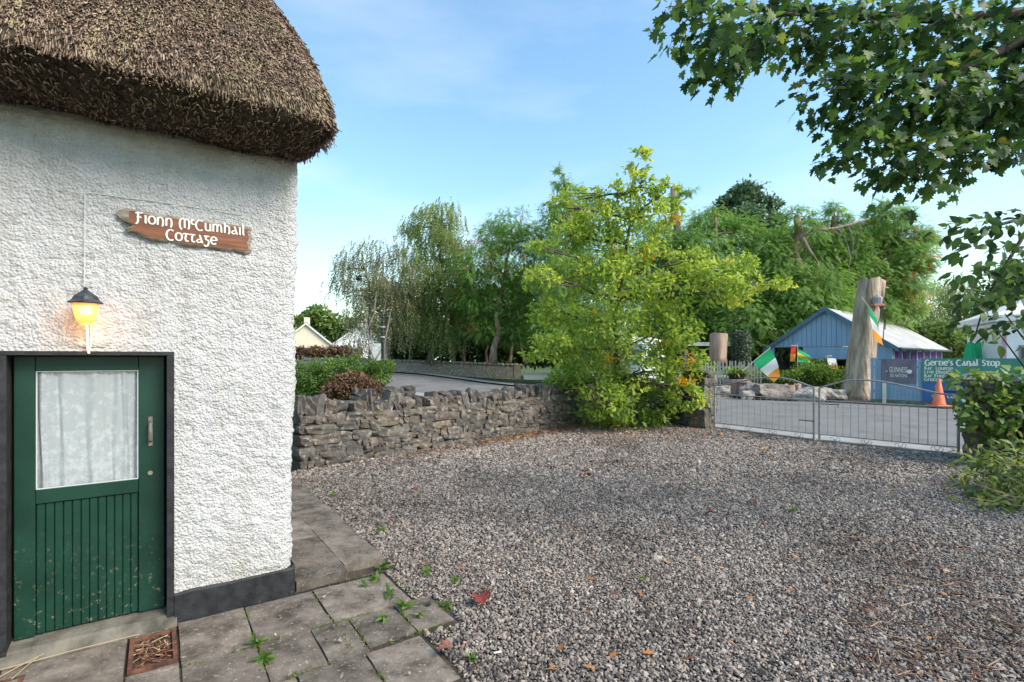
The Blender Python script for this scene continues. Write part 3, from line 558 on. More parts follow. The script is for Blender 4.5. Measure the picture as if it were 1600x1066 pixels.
# joint bed under the slabs
MB().add([(-1.6,-.02,-.008),(2.2,-.02,-.008),(2.34,-.6,-.008),(2.34,-1.05,-.008),(2.05,-1.6,-.008),(-1.6,-1.6,-.008)], [(0,1,2,3,4,5)]).build('joint_bed', M_soil, pv)
MB().add([(1.50,-.0,-.004),(2.3,-.0,-.004),(2.3,3.9,-.004),(1.50,3.9,-.004)], [(0,1,2,3)]).build('joint_bed', M_soil, pv)
# gully traps
M_rust = mat('rusty_iron', (.06,.028,.018), (.17,.075,.045), 18, .9, .6, 60, .006)
def gully(s0, s1, o0, o1, label):
    g = empty('drain_gully', W(s0, o0, 0), R(34.8)); tag(g, label, 'drain'); w_, d_ = s1-s0, o1-o0; fr = .022
    b_ = MB(); b_.box(0,w_,-fr,0,-.12,.016).box(0,w_,-d_,-d_+fr,-.12,.016).box(0,fr,-d_+fr,-fr,-.12,.0165).box(w_-fr,w_,-d_+fr,-fr,-.12,.0165); b_.build('frame', M_rust, g)
    MB().add([(fr,-fr,-.003),(w_-fr,-fr,-.003),(w_-fr,-d_+fr,-.003),(fr,-d_+fr,-.003)], [(0,1,2,3)]).build('drain_floor', M_soil, g)
    n = 130; pos = np.stack([RNG.uniform(fr+.02,w_-fr-.02,n), -RNG.uniform(fr+.02,d_-fr-.02,n), RNG.uniform(.0,.014,n)], 1); ax = norm(np.stack([RNG.normal(0,1,n),RNG.normal(0,1,n),RNG.normal(0,.12,n)],1)); ln = np.minimum(RNG.uniform(.03,.10,n), .09)
    V, T, a = inst(bxV, bxT, frames(ax, np.tile([0,0,1.0],(n,1)), RNG.uniform(.002,.005,n), ln, RNG.uniform(.001,.003,n)), pos-ax*(ln*.5)[:,None], RNG.uniform(0,1,n)); V[:,0] = np.clip(V[:,0], fr*.6, w_-fr*.6); V[:,1] = np.clip(V[:,1], -d_+fr*.6, -fr*.6)
    l_ = link('dead_leaf_litter', np_mesh('dead_leaf_litter', V, T, a), leaf_mat('litter_drain', [(0,(.06,.025,.015)),(.5,(.16,.06,.03)),(.85,(.30,.18,.10)),(1,(.5,.40,.28))], .1), g); l_['kind'] = 'stuff'
gully(.555,.79,.105,.52,'rusty square drain gully full of dead leaves in the paving'); gully(-.30,.10,.215,.60,'drain gully choked with leaves at the lower left corner')
# straws lying by the door
for k, (a, b2) in enumerate((((-.02,.10),(.60,.085)),((-.02,.2),(.16,.02)),((.05,.25),(.13,.05)))):
    p, q = W(a[0],a[1],.024), W(b2[0],b2[1],.024); st = MB().tube([p,(p+q)/2+Vector((0,0,.004)),q], .0026, 5).build('straw', mat('straw', (.36,.27,.15)))
    tag(st, ('long pale straw lying along the door sill','pale straw across the lower left drain','short pale straw beside the lower left drain','pale straw lying along the black plinth')[k], 'straw', 'loose straws by the door')

# ------------------------------------------------------------------ stones
def stone_protos(n, cuts, rough, seed, sq=.55, flat=False):
    out = []; rr = random.Random(seed)
    for k in range(n):
        bm = bmesh.new(); bmesh.ops.create_cube(bm, size=1.0); bmesh.ops.subdivide_edges(bm, edges=list(bm.edges), cuts=cuts, use_grid_fill=True)
        tp, sh, tl = rr.uniform(-.22,.22), rr.uniform(-.25,.25), rr.uniform(-.22,.22); cut = [Vector((rr.uniform(-1,1),rr.uniform(-.4,.4),rr.uniform(-1,1))).normalized() for _ in range(3)]
        for v in bm.verts:
            c = v.co.copy(); sph = c.normalized()*.58; p = c.lerp(sph, 1-sq); o = Vector((seed+k*3.7, k*1.3, 0))
            for q in cut:                    # knocked-off corners
                e_ = p.dot(q)-.50
                if e_ > 0: p = p-q*e_*.85
            d = mnoise.noise(p*1.7+o)*rough+mnoise.noise(p*4.3+o)*rough*.5; p = p*(1+d)
            v.co = Vector((p.x*(1+tp*p.z)+sh*p.z*.3, p.y, p.z*(1+tl*p.x)+.08*mnoise.noise(Vector((p.x*1.6,0,0))+o*2)))
        me = bpy.data.meshes.new('stone'); bm.to_mesh(me); bm.free(); me.polygons.foreach_set('use_smooth', [not flat]*len(me.polygons)); out.append(me)
    return out
M_stone = stone_mat('wall_stone', [(.072,.066,.061),(.135,.123,.112),(.105,.099,.094),(.185,.157,.125),(.115,.095,.082),(.19,.178,.16)])
M_mort = mat('wall_core', (.05,.045,.04), (.12,.11,.095), 20, .95, .8, 40, .02, coord='World')
SP = stone_protos(18, 2, .16, 3, .90, True); CPs = stone_protos(14, 2, .34, 50, .86, True)
for me in SP+CPs: me.materials.append(M_stone)
def stone_wall(name, label, A, B, h, th, rows, cop=(.2,.34), big=1.0, coping=True, endcap=False, mossy=None):
    d = (B-A); Ln = d.length; d.normalize(); rz = math.atan2(d.y, d.x)
    e = empty(name, A, rz); tag(e, label, 'stone wall')
    MB().box(.05, Ln-.04, .06, th-.06, -.05, h-.03).build('wall_core', M_mort, e)
    z = -.03
    hs = [random.uniform(.6,1.45) for _ in range(rows)]; tot = sum(hs); hs = [q/tot*(h+.03) for q in hs]
    for r_, hh in enumerate(hs):
        x = random.uniform(-.03,.02)
        while x < Ln-.04:
            l = min(random.choice((.11,.15,.2,.26,.34,.44))*big*random.uniform(.85,1.15), Ln-x+.03)
            if Ln-x-l < .1: l = Ln-x+.02
            zz = z+(.05 if 0 < r_ else .02)*mnoise.noise(Vector((x*.9, r_*.35, A.x))); sp = random.random()
            if sp < .16 and hh > .16:       # two thin stones in place of one
                for q in (0, 1): link('stone', random.choice(SP), None, e, (x+l/2, th/2, zz+hh*(.25+.5*q)), (random.uniform(-.04,.04), random.uniform(-.06,.06), random.choice((0,PI))), (l*1.1, th*random.uniform(1.0,1.12), hh*.56))
            else: link('stone', random.choice(SP), None, e, (x+l/2, th/2, zz+hh/2), (random.uniform(-.04,.04), random.uniform(-.07,.07), random.choice((0,PI))), (l*1.08, th*random.uniform(.98,1.14), hh*random.uniform(1.0,1.25)))
            x += l
        z += hh
    if coping:
        x = .02
        while x < Ln-.05:
            l = random.uniform(.08,.19)*big; hh = random.uniform(*cop)
            link('coping_stone', random.choice(CPs), None, e, (x+l/2, th/2+random.uniform(-.03,.03), h+hh*.40), (random.uniform(-.2,.2), random.uniform(-.38,.38) if random.random() < .88 else 1.3, random.uniform(-.35,.35)), (l*1.12, th*random.uniform(.55,1.0), hh*1.12)); x += l+random.choice((0,0,.01,.05))
    return e
stone_wall('stone_wall', 'rubble stone wall with upright coping stones running back from the cottage', WA, WB-Vector((.35,.39,0)), .80, .42, 6, cop=(.14,.38))
stone_wall('stone_wall', 'short stone wall between the oak and the left gate pillar', WB+Vector((-.1,.05,0)), WC+Vector((.02,-.03,0))-(WC-WB).normalized()*.3, .85, .42, 5, cop=(.14,.36))
def pillar(label, c, h, w_=.55, rows=5):
    e = empty('gate_pillar', c, math.atan2(gd.y, gd.x)); tag(e, label, 'gate pillar')
    MB().box(-w_/2+.05,w_/2-.05,-w_/2+.05,w_/2-.05,-.05,h-.03).build('pillar_core', M_mort, e)
    for r_ in range(rows):
        hh = h/rows; z = r_*hh; sp = random.uniform(-.1,.1)
        for (x0, x1) in ((-w_/2, sp), (sp, w_/2)):
            for (y0, y1) in ((-w_/2, 0), (0, w_/2)): link('stone', random.choice(SP), None, e, ((x0+x1)/2, (y0+y1)/2, z+hh/2), (0, random.uniform(-.04,.04), random.choice((0,PI))), ((x1-x0)*1.12, (y1-y0)*1.14, hh*1.1))
    link('cap_stone', random.choice(SP), None, e, (0,0,h+.05), (0,0,.1), (w_*1.15,w_*1.15,.16))
pillar('left stone gate pillar beside the oak', GL-gd*.38+gn*.02, 1.30); pillar('right stone gate pillar overgrown with ivy', GR+gd*.42, 1.25, .62)
stone_wall('stone_wall', 'ivy covered stone wall right of the gate', GR+gd*.8+gn*-.2, GR+gd*3.6+gn*-.2, 1.0, .42, 5, coping=False, big=1.4)
gw = stone_wall('stone_wall', 'low mossy garden wall behind the main stone wall', P(566,632,13.2), P(650,604,15.2), .30, .4, 2, cop=(.12,.2), big=1.3)
gw.location.z = .45
# narrow black iron garden gate between cottage and wall
e = empty('garden_gate', WA+Vector((-.12,-.12,0)), R(125)); tag(e, 'black iron garden gate between the cottage and the stone wall', 'gate')
MB().box(-.03,.03,-.03,.03,-.03,.86).build('post', M_iron, e)
for zz in (.15,.72): MB().box(.03,.85,-.012,.012,zz,zz+.04).build('rail', M_iron, e)
for k in range(7): MB().tube([(.12+.11*k,0,.10),(.12+.11*k,0,.80)], .007, 6).build('bar', M_iron, e)

# ------------------------------------------------------------------ entrance gate, two leaves
def gate_leaf(hinge, free, label, right):
    d = free-hinge; Ln = d.length; e = empty('iron_gate', hinge, math.atan2(d.y, d.x)); tag(e, label, 'gate', 'leaves of the iron entrance gate')
    r = .018; Lf = Ln-.03
    MB().tube([(0.02,0,.02),(0.02,0,1.08)], .022, 8).build('hinge_stile', M_galv, e); MB().tube([(Lf,0,.0),(Lf,0,1.12)], .022, 8).build('meeting_stile', M_galv, e)
    ap = []
    for k in range(25):
        f = k/24; z = 1.07+.24*math.sin(PI/2*min(1, f/.66))**1.6 if f < .66 else 1.31-.19*(1-math.cos((f-.66)/.34*PI/2))
        ap.append((.02+(Lf-.02)*f, 0, z))
    MB().tube(ap, .017, 8).build('arched_top_rail', M_galv, e)
    for nm, z, rr in (('middle_rail', .86, .013), ('lower_rail', .155, .011), ('bottom_rail', .035, .018)): MB().tube([(.04,0,z),(Lf-.02,0,z)], rr, 6).build(nm, M_galv, e)
    nb = 15
    bar = MB().tube([(0,0,.155),(0,0,.86)], .0065, 6).mesh('bar')
    for k in range(nb): link('bar', bar, M_galv, e, (.04+(Lf-.06)*(k+1)/(nb+1), 0, 0))
    sc_ = MB().tube([(0,0,.045)]+[(.09*math.sin(a)*(1-a/7), 0, .10+.05*math.cos(a)*(1-a/9)-.02) for a in np.linspace(.2, 5, 12)], .005, 5).mesh('scroll')
    for k in range(4):
        for sgn in (1,-1): link('scroll', sc_, M_galv, e, (Ln*(.14+.24*k)+.02*sgn, 0, 0), None, (sgn,1,1))
    if right: MB().tube([(Lf-.35,-.02,.80),(Lf-.2,-.02,.785),(Lf+.03,-.02,.79)], .008, 6).tube([(Lf-.33,-.02,.80),(Lf-.33,-.03,.72)], .006, 5).build('latch', M_iron, e)
    else: MB().tube([(Lf-.28,-.02,.42),(Lf+.02,-.02,.42)], .010, 6).tube([(Lf-.28,-.02,.42),(Lf-.28,-.05,.40)], .008, 5).build('drop_bolt', M_iron, e)
gate_leaf(GL, GC+(GL-GC)*.01, 'left leaf of the grey iron gate with arched top', False); gate_leaf(GR, GC+(GR-GC)*.01, 'right leaf of the grey iron gate with arched top', True)

# ------------------------------------------------------------------ leaves and trees
OVAL = fan([(0,0),(.2,.18),(.27,.42),(.2,.7),(0,1),(-.2,.7),(-.27,.42),(-.2,.18)], .18, .25)
OAK = fan([(0,0),(.22,.22),(.12,.34),(.33,.55),(.17,.70),(.18,.92),(0,1),(-.18,.92),(-.17,.70),(-.33,.55),(-.12,.34),(-.22,.22)], .2, .2)
MAPLE = fan([(0,0),(.10,.14),(.34,.10),(.26,.26),(.50,.36),(.30,.46),(.40,.68),(.18,.62),(.16,.84),(0,1),(-.16,.84),(-.18,.62),(-.40,.68),(-.30,.46),(-.50,.36),(-.26,.26),(-.34,.10),(-.10,.14)], .22, .18)
LANCE = fan([(0,0),(.13,.22),(.16,.45),(.09,.75),(0,1),(-.09,.75),(-.16,.45),(-.13,.22)], .25, .3)
IVY = fan([(0,.05),(.22,-.06),(.42,.14),(.30,.36),(.24,.62),(0,1),(-.24,.62),(-.30,.36),(-.42,.14),(-.22,-.06)], .15, .15)
def frond():                                 # feathery cypress spray, many thin side blades
    V = []; T = []; z = lambda x, y: -.32*y*y-.22*abs(x)
    def blade(x, y, dx, dy, w_):
        l = math.hypot(dx, dy); nx, ny = -dy/l*w_, dx/l*w_; b_ = len(V)
        for (a, c) in ((x-nx, y-ny), (x+nx, y+ny), (x+dx, y+dy)): V.append((a, c, z(a, c)))
        T.append((b_, b_+1, b_+2))
    blade(0, 0, 0, 1.0, .03)
    for k in range(4):
        y = .08+.21*k; l = .44*(1-.13*k)
        for s in (-1, 1): blade(0, y, s*l*.62, l*.80, .040)
    return V, T
FROND = frond()
QUAD = ([(0,0,0),(.26,.45,.06),(0,1,-.12),(-.26,.45,.06)], [(0,1,2),(0,2,3)])   # far-off leaf
def strand():                                # hanging birch twig with small leaves
    V = []; T = []; rr = random.Random(5)
    for k in range(13):
        y = .06+.072*k; a = rr.uniform(0, 6.28); l = .13; b_ = len(V); dx, dz = math.cos(a)*l, math.sin(a)*l; px_, pz_ = -math.sin(a)*.042, math.cos(a)*.042
        V += [(0,y,0), (dx*.5+px_, y+.05, dz*.5+pz_), (dx, y+.10, dz), (dx*.5-px_, y+.05, dz*.5-pz_)]; T += [(b_,b_+1,b_+2),(b_,b_+2,b_+3)]
    return V, T
STRAND = strand()
def mkleaves(kind, pos, out, size, val):     # pos (n,3), out (n,3) outward direction
    n = len(pos)
    if kind == 'frond': ax = norm(out*[1,1,.4]+np.array([0,0,-.38])+RNG.normal(0,.42,(n,3))); nr = norm(np.array([0,0,1.0])+out*.8+RNG.normal(0,.35,(n,3))); pr = FROND
    elif kind == 'strand': ax = norm(out*.18+np.array([0,0,-1.0])+RNG.normal(0,.16,(n,3))); nr = norm(RNG.normal(0,1,(n,3))); pr = STRAND
    else:
        ax = norm(out*.8+RNG.normal(0,.75,(n,3))+np.array([0,0,-.15])); nr = norm(np.array([0,0,.8])+out*.5+RNG.normal(0,.55,(n,3))); pr = {'oval':OVAL,'quad':QUAD,'oak':OAK,'lance':LANCE,'ivy':IVY,'maple':MAPLE}[kind]
    s = size*RNG.uniform(.65,1.25,n)
    return inst(pr[0], pr[1], frames(ax, nr, s, s, s), pos, val)
def wobble(a, b_, k, amp):
    a, b_ = Vector(a), Vector(b_); L_ = (b_-a).length
    return [a.lerp(b_, i/k)+Vector((random.uniform(-1,1),random.uniform(-1,1),random.uniform(-.5,.5)))*amp*L_*math.sin(PI*i/k) for i in range(k+1)]
def tree(name, label, base, Y, lobes, kind, size, clumps, per, m, bark, trunk_r, trunk_top, depth=.9, crad=.30, cat='tree', group=None, dofs=.5, val=None, twigs=2, stems=None, taper=.78, shell=.55):
    """lobes in photo pixels (x, y, rx, ry) at depth Y"""
    e = empty(name, base); tag(e, label, cat, group); base = Vector(base); k = Y/F
    Ls = []
    for (px, py, rx, ry) in lobes:
        yo = random.uniform(-1,1)*dofs; c = P(px, py, Y); c = Vector((c.x*(Y+yo)/Y, Y+yo, EYE+(c.z-EYE)*(Y+yo)/Y)); Ls.append((c, rx*k, ry*k))
    tb = MB(); tops = stems or [trunk_top]; tr_pts = []
    for j, tp in enumerate(tops):
        top = P(tp[0], tp[1], Y) if len(tp) == 2 else Vector(tp); b0 = base+Vector((random.uniform(-.2,.2)*(j > 0), random.uniform(-.2,.2)*(j > 0), -.1))
        pts_ = wobble(b0, top, 9, .03); tr_pts.append(pts_); tb.tube([p-base for p in pts_], [trunk_r*(1-taper*i/9)*(1.35 if i == 0 else 1) for i in range(10)], 9)
    allV = []; allT = []; allA = []; off = 0
    areas = np.array([a*c for _, a, c in Ls]); nc = np.maximum(2, (clumps*areas/areas.sum()).astype(int))
    for (c, rx, rz), ncl in zip(Ls, nc):
        tp = min((p for q in tr_pts for p in q[2:]), key=lambda p: (p-c).length+max(0, p.z-c.z)*1.5)
        lim = wobble(tp, c, 5, .07); r0 = min(trunk_r*.45, .03+.035*(c-tp).length); tb.tube([p-base for p in lim], [r0*(1-.75*i/5) for i in range(6)], 5, False)
        u = norm(RNG.normal(0,1,(ncl,3))); rad_ = RNG.uniform(shell**3,1,ncl)**(1/3); ctr = np.array(c)+u*rad_[:,None]*np.array([rx, max(rx,rz)*depth, rz])
        for q in range(min(twigs, ncl)): 
            tb.tube([p-base for p in wobble(lim[3], ctr[q], 3, .08)], [r0*.45,r0*.32,r0*.2,r0*.1], 4, False)
        cr = crad*np.sqrt(rx*rz)*RNG.uniform(.7,1.25,ncl); tone = RNG.normal(0,.13,ncl)
        pos = np.repeat(ctr, per, 0)+RNG.normal(0,1,(ncl*per,3))*np.repeat(cr,per)[:,None]*np.array([.62,.62,.42])
        outd = norm(norm(np.repeat(u, per, 0))*.7+norm(pos-np.repeat(ctr,per,0))*.6+np.array([0,0,.15]))
        v = np.clip(.42+np.repeat(tone,per)+RNG.normal(0,.12,ncl*per), .02, .88)
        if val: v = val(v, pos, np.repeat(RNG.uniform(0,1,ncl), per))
        V, T, a = mkleaves(kind, pos, outd, size, v); allV.append(V-np.array(base)); allT.append(T+off); allA.append(a); off += len(V)
    tb.build('trunk', bark, e, smooth=True)
    cr_ = link('crown', np_mesh('crown', np.concatenate(allV), np.concatenate(allT), np.concatenate(allA)), m, e); cr_['kind'] = 'stuff'
    return e
L_oak = leaf_mat('oak_leaves', [(0,(0.092,0.172,0.035)),(.35,(0.183,0.287,0.051)),(.6,(0.287,0.394,0.068)),(.88,(0.481,0.538,0.097)),(.93,(0.527,0.413,0.046)),(1,(0.546,0.230,0.046))], .5)
L_birch = leaf_mat('birch_leaves', [(0,(0.128,0.178,0.070)),(.5,(0.267,0.337,0.128)),(.88,(0.420,0.470,0.191)),(1,(0.508,0.407,0.128))], .45)
L_olive = leaf_mat('olive_leaves', [(0,(0.127,0.140,0.076)),(.5,(0.265,0.272,0.152)),(.88,(0.392,0.392,0.240)),(1,(0.455,0.392,0.202))], .3)
L_cyp = leaf_mat('cypress_sprays', [(0,(0.072,0.150,0.036)),(.4,(0.162,0.294,0.066)),(.75,(0.264,0.414,0.102)),(.9,(0.336,0.480,0.132)),(.94,(0.432,0.204,0.072)),(1,(0.528,0.216,0.072))], .45)
L_dark = leaf_mat('dark_leaves', [(0,(0.026,0.064,0.022)),(.5,(0.072,0.144,0.043)),(1,(0.162,0.270,0.082))], .25)
L_pine = leaf_mat('pine_needles', [(0,(0.072,0.132,0.072)),(.5,(0.132,0.216,0.120)),(1,(0.204,0.288,0.168))], .2)
L_mid = leaf_mat('mid_green_leaves', [(0,(0.056,0.101,0.022)),(.5,(0.134,0.213,0.056)),(.9,(0.235,0.302,0.084)),(1,(0.291,0.291,0.101))], .35)
L_bright = leaf_mat('bright_hedge_leaves', [(0,(0.040,0.090,0.015)),(.5,(0.110,0.200,0.030)),(.9,(0.240,0.330,0.060)),(1,(0.280,0.280,0.070))], .35)
L_brown = leaf_mat('dead_twigs', [(0,(.07,.035,.018)),(.5,(.17,.095,.05)),(1,(.30,.19,.10))], .1)
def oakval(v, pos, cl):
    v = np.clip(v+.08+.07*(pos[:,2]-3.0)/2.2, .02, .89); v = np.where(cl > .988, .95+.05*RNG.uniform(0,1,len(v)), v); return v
def cypval(v, pos, cl):
    return np.where((cl > .93) & (RNG.uniform(0,1,len(v)) < .7), .97, np.clip(v, 0, .88))
# young oak in the corner of the wall
oak_l = [(998,255,15,22),(1003,290,20,18),(1040,300,20,16),(960,308,34,22),(905,312,28,18),(868,322,18,12),(1020,338,42,26),(945,350,46,26),(885,368,34,22),(842,385,20,12),(985,388,50,30),(1070,405,34,22),(900,428,46,26),(846,438,28,18),(965,445,50,30),(1040,458,46,26),(1110,428,38,22),(1160,420,34,20),(1200,442,26,14),(1135,455,44,22),(880,490,46,22),(960,515,54,30),(1048,515,48,30),(862,545,38,22),(920,572,50,30),(1000,578,54,36),(1068,568,32,30),(868,600,28,20),(945,625,46,32),(1018,630,38,32),(975,668,34,18),(928,655,28,16),(1072,612,22,24)]
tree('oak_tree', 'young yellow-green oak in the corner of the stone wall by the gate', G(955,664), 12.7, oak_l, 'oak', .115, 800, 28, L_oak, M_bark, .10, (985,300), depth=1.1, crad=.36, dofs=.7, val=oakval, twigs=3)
# trees along the canal, left to right
tree('willow_tree', 'thin grey-green willow left of the tall birch', P(600,566,38), 38, [(565,405,32,30),(602,392,34,26),(548,455,26,36),(588,462,34,42),(622,440,26,40),(558,505,24,28),(620,500,28,30),(535,420,14,18)], 'strand', 1.0, 190, 9, L_olive, M_bark2, .16, (600,420), stems=[(570,420),(600,400),(625,430)], crad=.42, group='trees along the canal', dofs=1.5)
tree('birch_tree', 'tall weeping birch behind the bridge wall', P(672,566,40), 40, [(692,325,22,18),(665,345,26,24),(700,352,28,26),(640,352,16,12),(680,385,38,32),(712,400,24,34),(655,420,32,36),(700,440,34,42),(648,480,32,36),(695,500,36,38),(735,470,22,40)], 'strand', 1.25, 330, 9, L_birch, M_bark, .24, (690,330), crad=.40, group='trees along the canal', dofs=1.5)
tree('cypress_tree', 'broad cypress with rusty brown patches right of the birch', P(770,566,37), 37, [(800,352,34,20),(770,372,34,24),(830,375,34,26),(745,410,34,30),(800,410,46,34),(850,420,34,40),(738,455,34,34),(785,465,48,36),(845,480,44,44),(760,510,36,26),(815,520,44,28)], 'frond', 0.46, 882, 15, L_cyp, M_redbark, .26, (800,360), crad=.36, group='trees along the canal', dofs=1.8, val=cypval)
tree('cypress_tree', 'tall dark cypress spire behind the yellow oak', P(905,575,34), 34, [(872,268,7,9),(880,285,11,14),(893,305,20,20),(872,335,30,22),(915,340,36,30),(885,380,44,34),(935,400,46,40),(880,435,46,36),(940,460,54,44),(895,505,54,40),(955,530,44,36)], 'frond', 0.43, 882, 15, L_cyp, M_redbark, .3, (880,275), crad=.34, group='conifers behind the yard', dofs=1.5)
tree('cypress_tree', 'cypress with a bare topped trunk just right of the oak', P(1055,572,35), 35, [(1062,302,14,8),(1045,315,14,8),(1080,300,8,6),(1040,385,36,30),(1075,390,34,34),(1030,430,40,36),(1080,450,44,40),(1045,490,46,36),(1085,515,40,32)], 'frond', 0.43, 692, 15, L_cyp, M_redbark, .40, (1052,292), crad=.36, taper=.5, group='conifers behind the yard', dofs=1.4)
tree('pine_tree', 'bluish pine top rising behind the cypresses', P(1165,560,46), 46, [(1165,302,24,12),(1148,322,28,13),(1186,325,28,14),(1160,345,38,16),(1195,352,26,14),(1130,345,18,10)], 'quad', .42, 220, 60, L_pine, M_redbark, .3, (1165,300), crad=.40, group='conifers behind the yard')
tree('cypress_tree', 'large drooping cypress above the picket fence', P(1120,575,33), 33, [(1110,345,30,22),(1150,362,34,24),(1098,395,40,34),(1145,405,46,34),(1190,400,36,34),(1125,450,50,40),(1180,455,50,40),(1160,505,56,34),(1205,500,40,40),(1110,505,34,36)], 'frond', 0.49, 1008, 15, L_cyp, M_redbark, .34, (1118,340), crad=.36, group='conifers behind the yard', dofs=1.6)
t5 = tree('cypress_tree', 'topped cypress with a long bare branch reaching right', P(1245,570,32), 32, [(1238,332,20,8),(1262,338,12,7),(1264,362,20,16),(1288,378,26,18),(1224,368,20,18),(1280,405,30,24),(1208,398,26,26),(1228,440,34,30),(1275,440,42,34),(1250,480,50,36),(1300,490,36,34),(1225,520,34,28)], 'frond', 0.43, 692, 15, L_cyp, M_redbark, .40, (1245,338), crad=.46, taper=.5, group='conifers behind the yard', dofs=1.3)
bt = Vector(t5.location)
def pxl(l, Y): return [P(a, c, Y)-bt for a, c in l]
MB().tube(pxl([(1247,378),(1256,365),(1275,359),(1305,357),(1332,350),(1358,342)], 31.2), [.15,.12,.10,.08,.06,.03], 7).tube(pxl([(1254,372),(1264,390),(1278,410)], 31), [.13,.10,.06], 6).tube(pxl([(1278,410),(1281,430),(1280,446)], 31), [.06,.05,.02], 5).build('bare_branch', M_redbark, t5, smooth=True)
tb = MB()
for (a, c, d, e_) in ((1310,357,1325,385),(1326,353,1333,390),(1300,358,1312,372),(1340,348,1346,372),(1275,359,1262,372),(1325,385,1326,424),(1333,390,1337,405),(1290,358,1270,350)): tb.tube([p for p in pxl([(a,c),((a+d)/2+3,(c+e_)/2),(d,e_)], 31.2)], [.055,.04,.015], 5)
tb.build('dead_twigs', M_bark2, t5)
tree('cypress_tree', 'cypress with pinkish bare stem behind the shed ridge', P(1305,560,33), 33, [(1300,326,18,9),(1318,338,10,7),(1322,366,22,18),(1288,350,12,9),(1345,358,18,16),(1300,400,28,24),(1335,395,24,24),(1340,430,40,36),(1310,460,46,36),(1365,470,36,34),(1330,505,44,28)], 'frond', 0.43, 608, 15, L_cyp, M_redbark, .40, (1305,338), crad=.36, taper=.5, group='conifers behind the yard', dofs=1.2)
tree('cypress_tree', 'rightmost wide cypress leaning out above the shed roof', P(1390,560,34), 34, [(1385,335,26,20),(1372,362,30,24),(1415,372,32,24),(1448,372,20,12),(1390,400,44,32),(1430,405,26,22),(1395,440,46,36),(1375,485,48,34),(1415,470,24,26)], 'frond', 0.46, 902, 15, L_cyp, M_redbark, .34, (1388,335), crad=.36, group='conifers behind the yard', dofs=1.4, val=cypval)
tree('cypress_tree', 'dark cypress filling the gap behind the topped trunk by the oak', P(1030,565,40), 40, [(1012,372,34,30),(1065,362,36,30),(1000,425,46,40),(1072,425,46,40),(1035,480,60,40)], 'frond', .50, 460, 15, L_cyp, M_redbark, .3, (1035,350), crad=.40, group='conifers behind the yard', dofs=1.0)
tree('cypress_tree', 'dark cypress behind the long bare branch', P(1290,562,39), 39, [(1215,378,36,28),(1275,372,40,26),(1338,376,36,28),(1240,430,52,40),(1330,430,56,44),(1285,475,60,36)], 'frond', .50, 560, 15, L_cyp, M_redbark, .3, (1285,360), crad=.40, group='conifers behind the yard', dofs=1.0)
tree('willow_tree', 'pale feathery willow beyond the shed', P(1490,562,48), 48, [(1450,468,26,26),(1485,440,22,22),(1515,470,34,34),(1465,515,40,30),(1530,520,44,30),(1500,500,34,30)], 'strand', 1.3, 200, 9, L_birch, M_bark2, .25, (1490,430), crad=.42, group='trees beyond the pub')
tree('broadleaf_tree', 'mid green tree at the far right behind the white building', P(1575,562,46), 46, [(1560,470,34,30),(1590,440,18,34),(1595,480,30,40),(1560,520,40,34),(1620,450,40,50)], 'quad', .42, 170, 60, L_mid, M_bark, .28, (1580,450), crad=.42, group='trees beyond the pub')
tree('broadleaf_tree', 'dense green tree low behind the shed roof end', P(1445,562,42), 42, [(1425,530,30,20),(1455,528,36,22),(1500,540,40,18)], 'quad', .40, 100, 60, L_mid, M_bark, .2, (1450,525), crad=.42, group='trees beyond the pub')
# trunks and dark undergrowth beneath the canal trees
for k, (px, tp, r_) in enumerate(((608,(600,470),.20),(640,(650,470),.14),(708,(712,480),.17),(725,(726,470),.15),(760,(762,480),.12),(795,(812,470),.16),(822,(800,480),.14))):
    e = tree('slender_tree', ('dark leaning tree trunk behind the left end of the bridge wall','slim trunk beside the leaning one','slim dark trunk below the birch','straight trunk right of the birch','thin trunk below the rusty cypress','leaning reddish trunk left of the wall end','pale leaning trunk by the end of the bridge wall')[k], P(px,568,43), 43, [(tp[0],tp[1]-8,26,24),(tp[0]+10,tp[1]+22,24,18)], 'quad', .40, 34, 50, L_dark if k % 2 else L_mid, M_redbark, r_, tp, group='trunks under the canal trees', crad=.5)
def shrub(name, label, base, Y, lobes, kind, size, clumps, per, m, cat='shrub', **k): return tree(name, label, base, Y, lobes, kind, size, clumps, per, m, M_bark, .03, (lobes[0][0], lobes[0][1]), cat=cat, **k)
for k, px in enumerate((626,668,724,780,836,892)):
    shrub('laurel_shrub', ('dark laurel at the left end of the canal bank','dark laurel below the birch','dark laurel between the slim trunks','dark laurel under the rusty cypress','dark laurel behind the bridge wall end','dark laurel behind the oak')[k], P(px,570,47), 47, [(px-14,545,24,22),(px+14,550,24,22),(px,520,30,20)], 'quad', .42, 70, 50, L_dark, group='dark laurels on the canal bank', crad=.5)
for k, px in enumerate((1040,1100,1160,1220)):
    shrub('laurel_shrub', ('dark laurel behind the white kiosk','dark laurel behind the open shelter','dark laurel behind the clipped ivy stump','dark laurel left of the blue shed')[k], P(px,566,37), 37, [(px-14,548,28,18),(px+16,550,28,18),(px,525,32,18)], 'quad', .42, 70, 50, L_dark, group='dark laurels behind the yard', crad=.5)
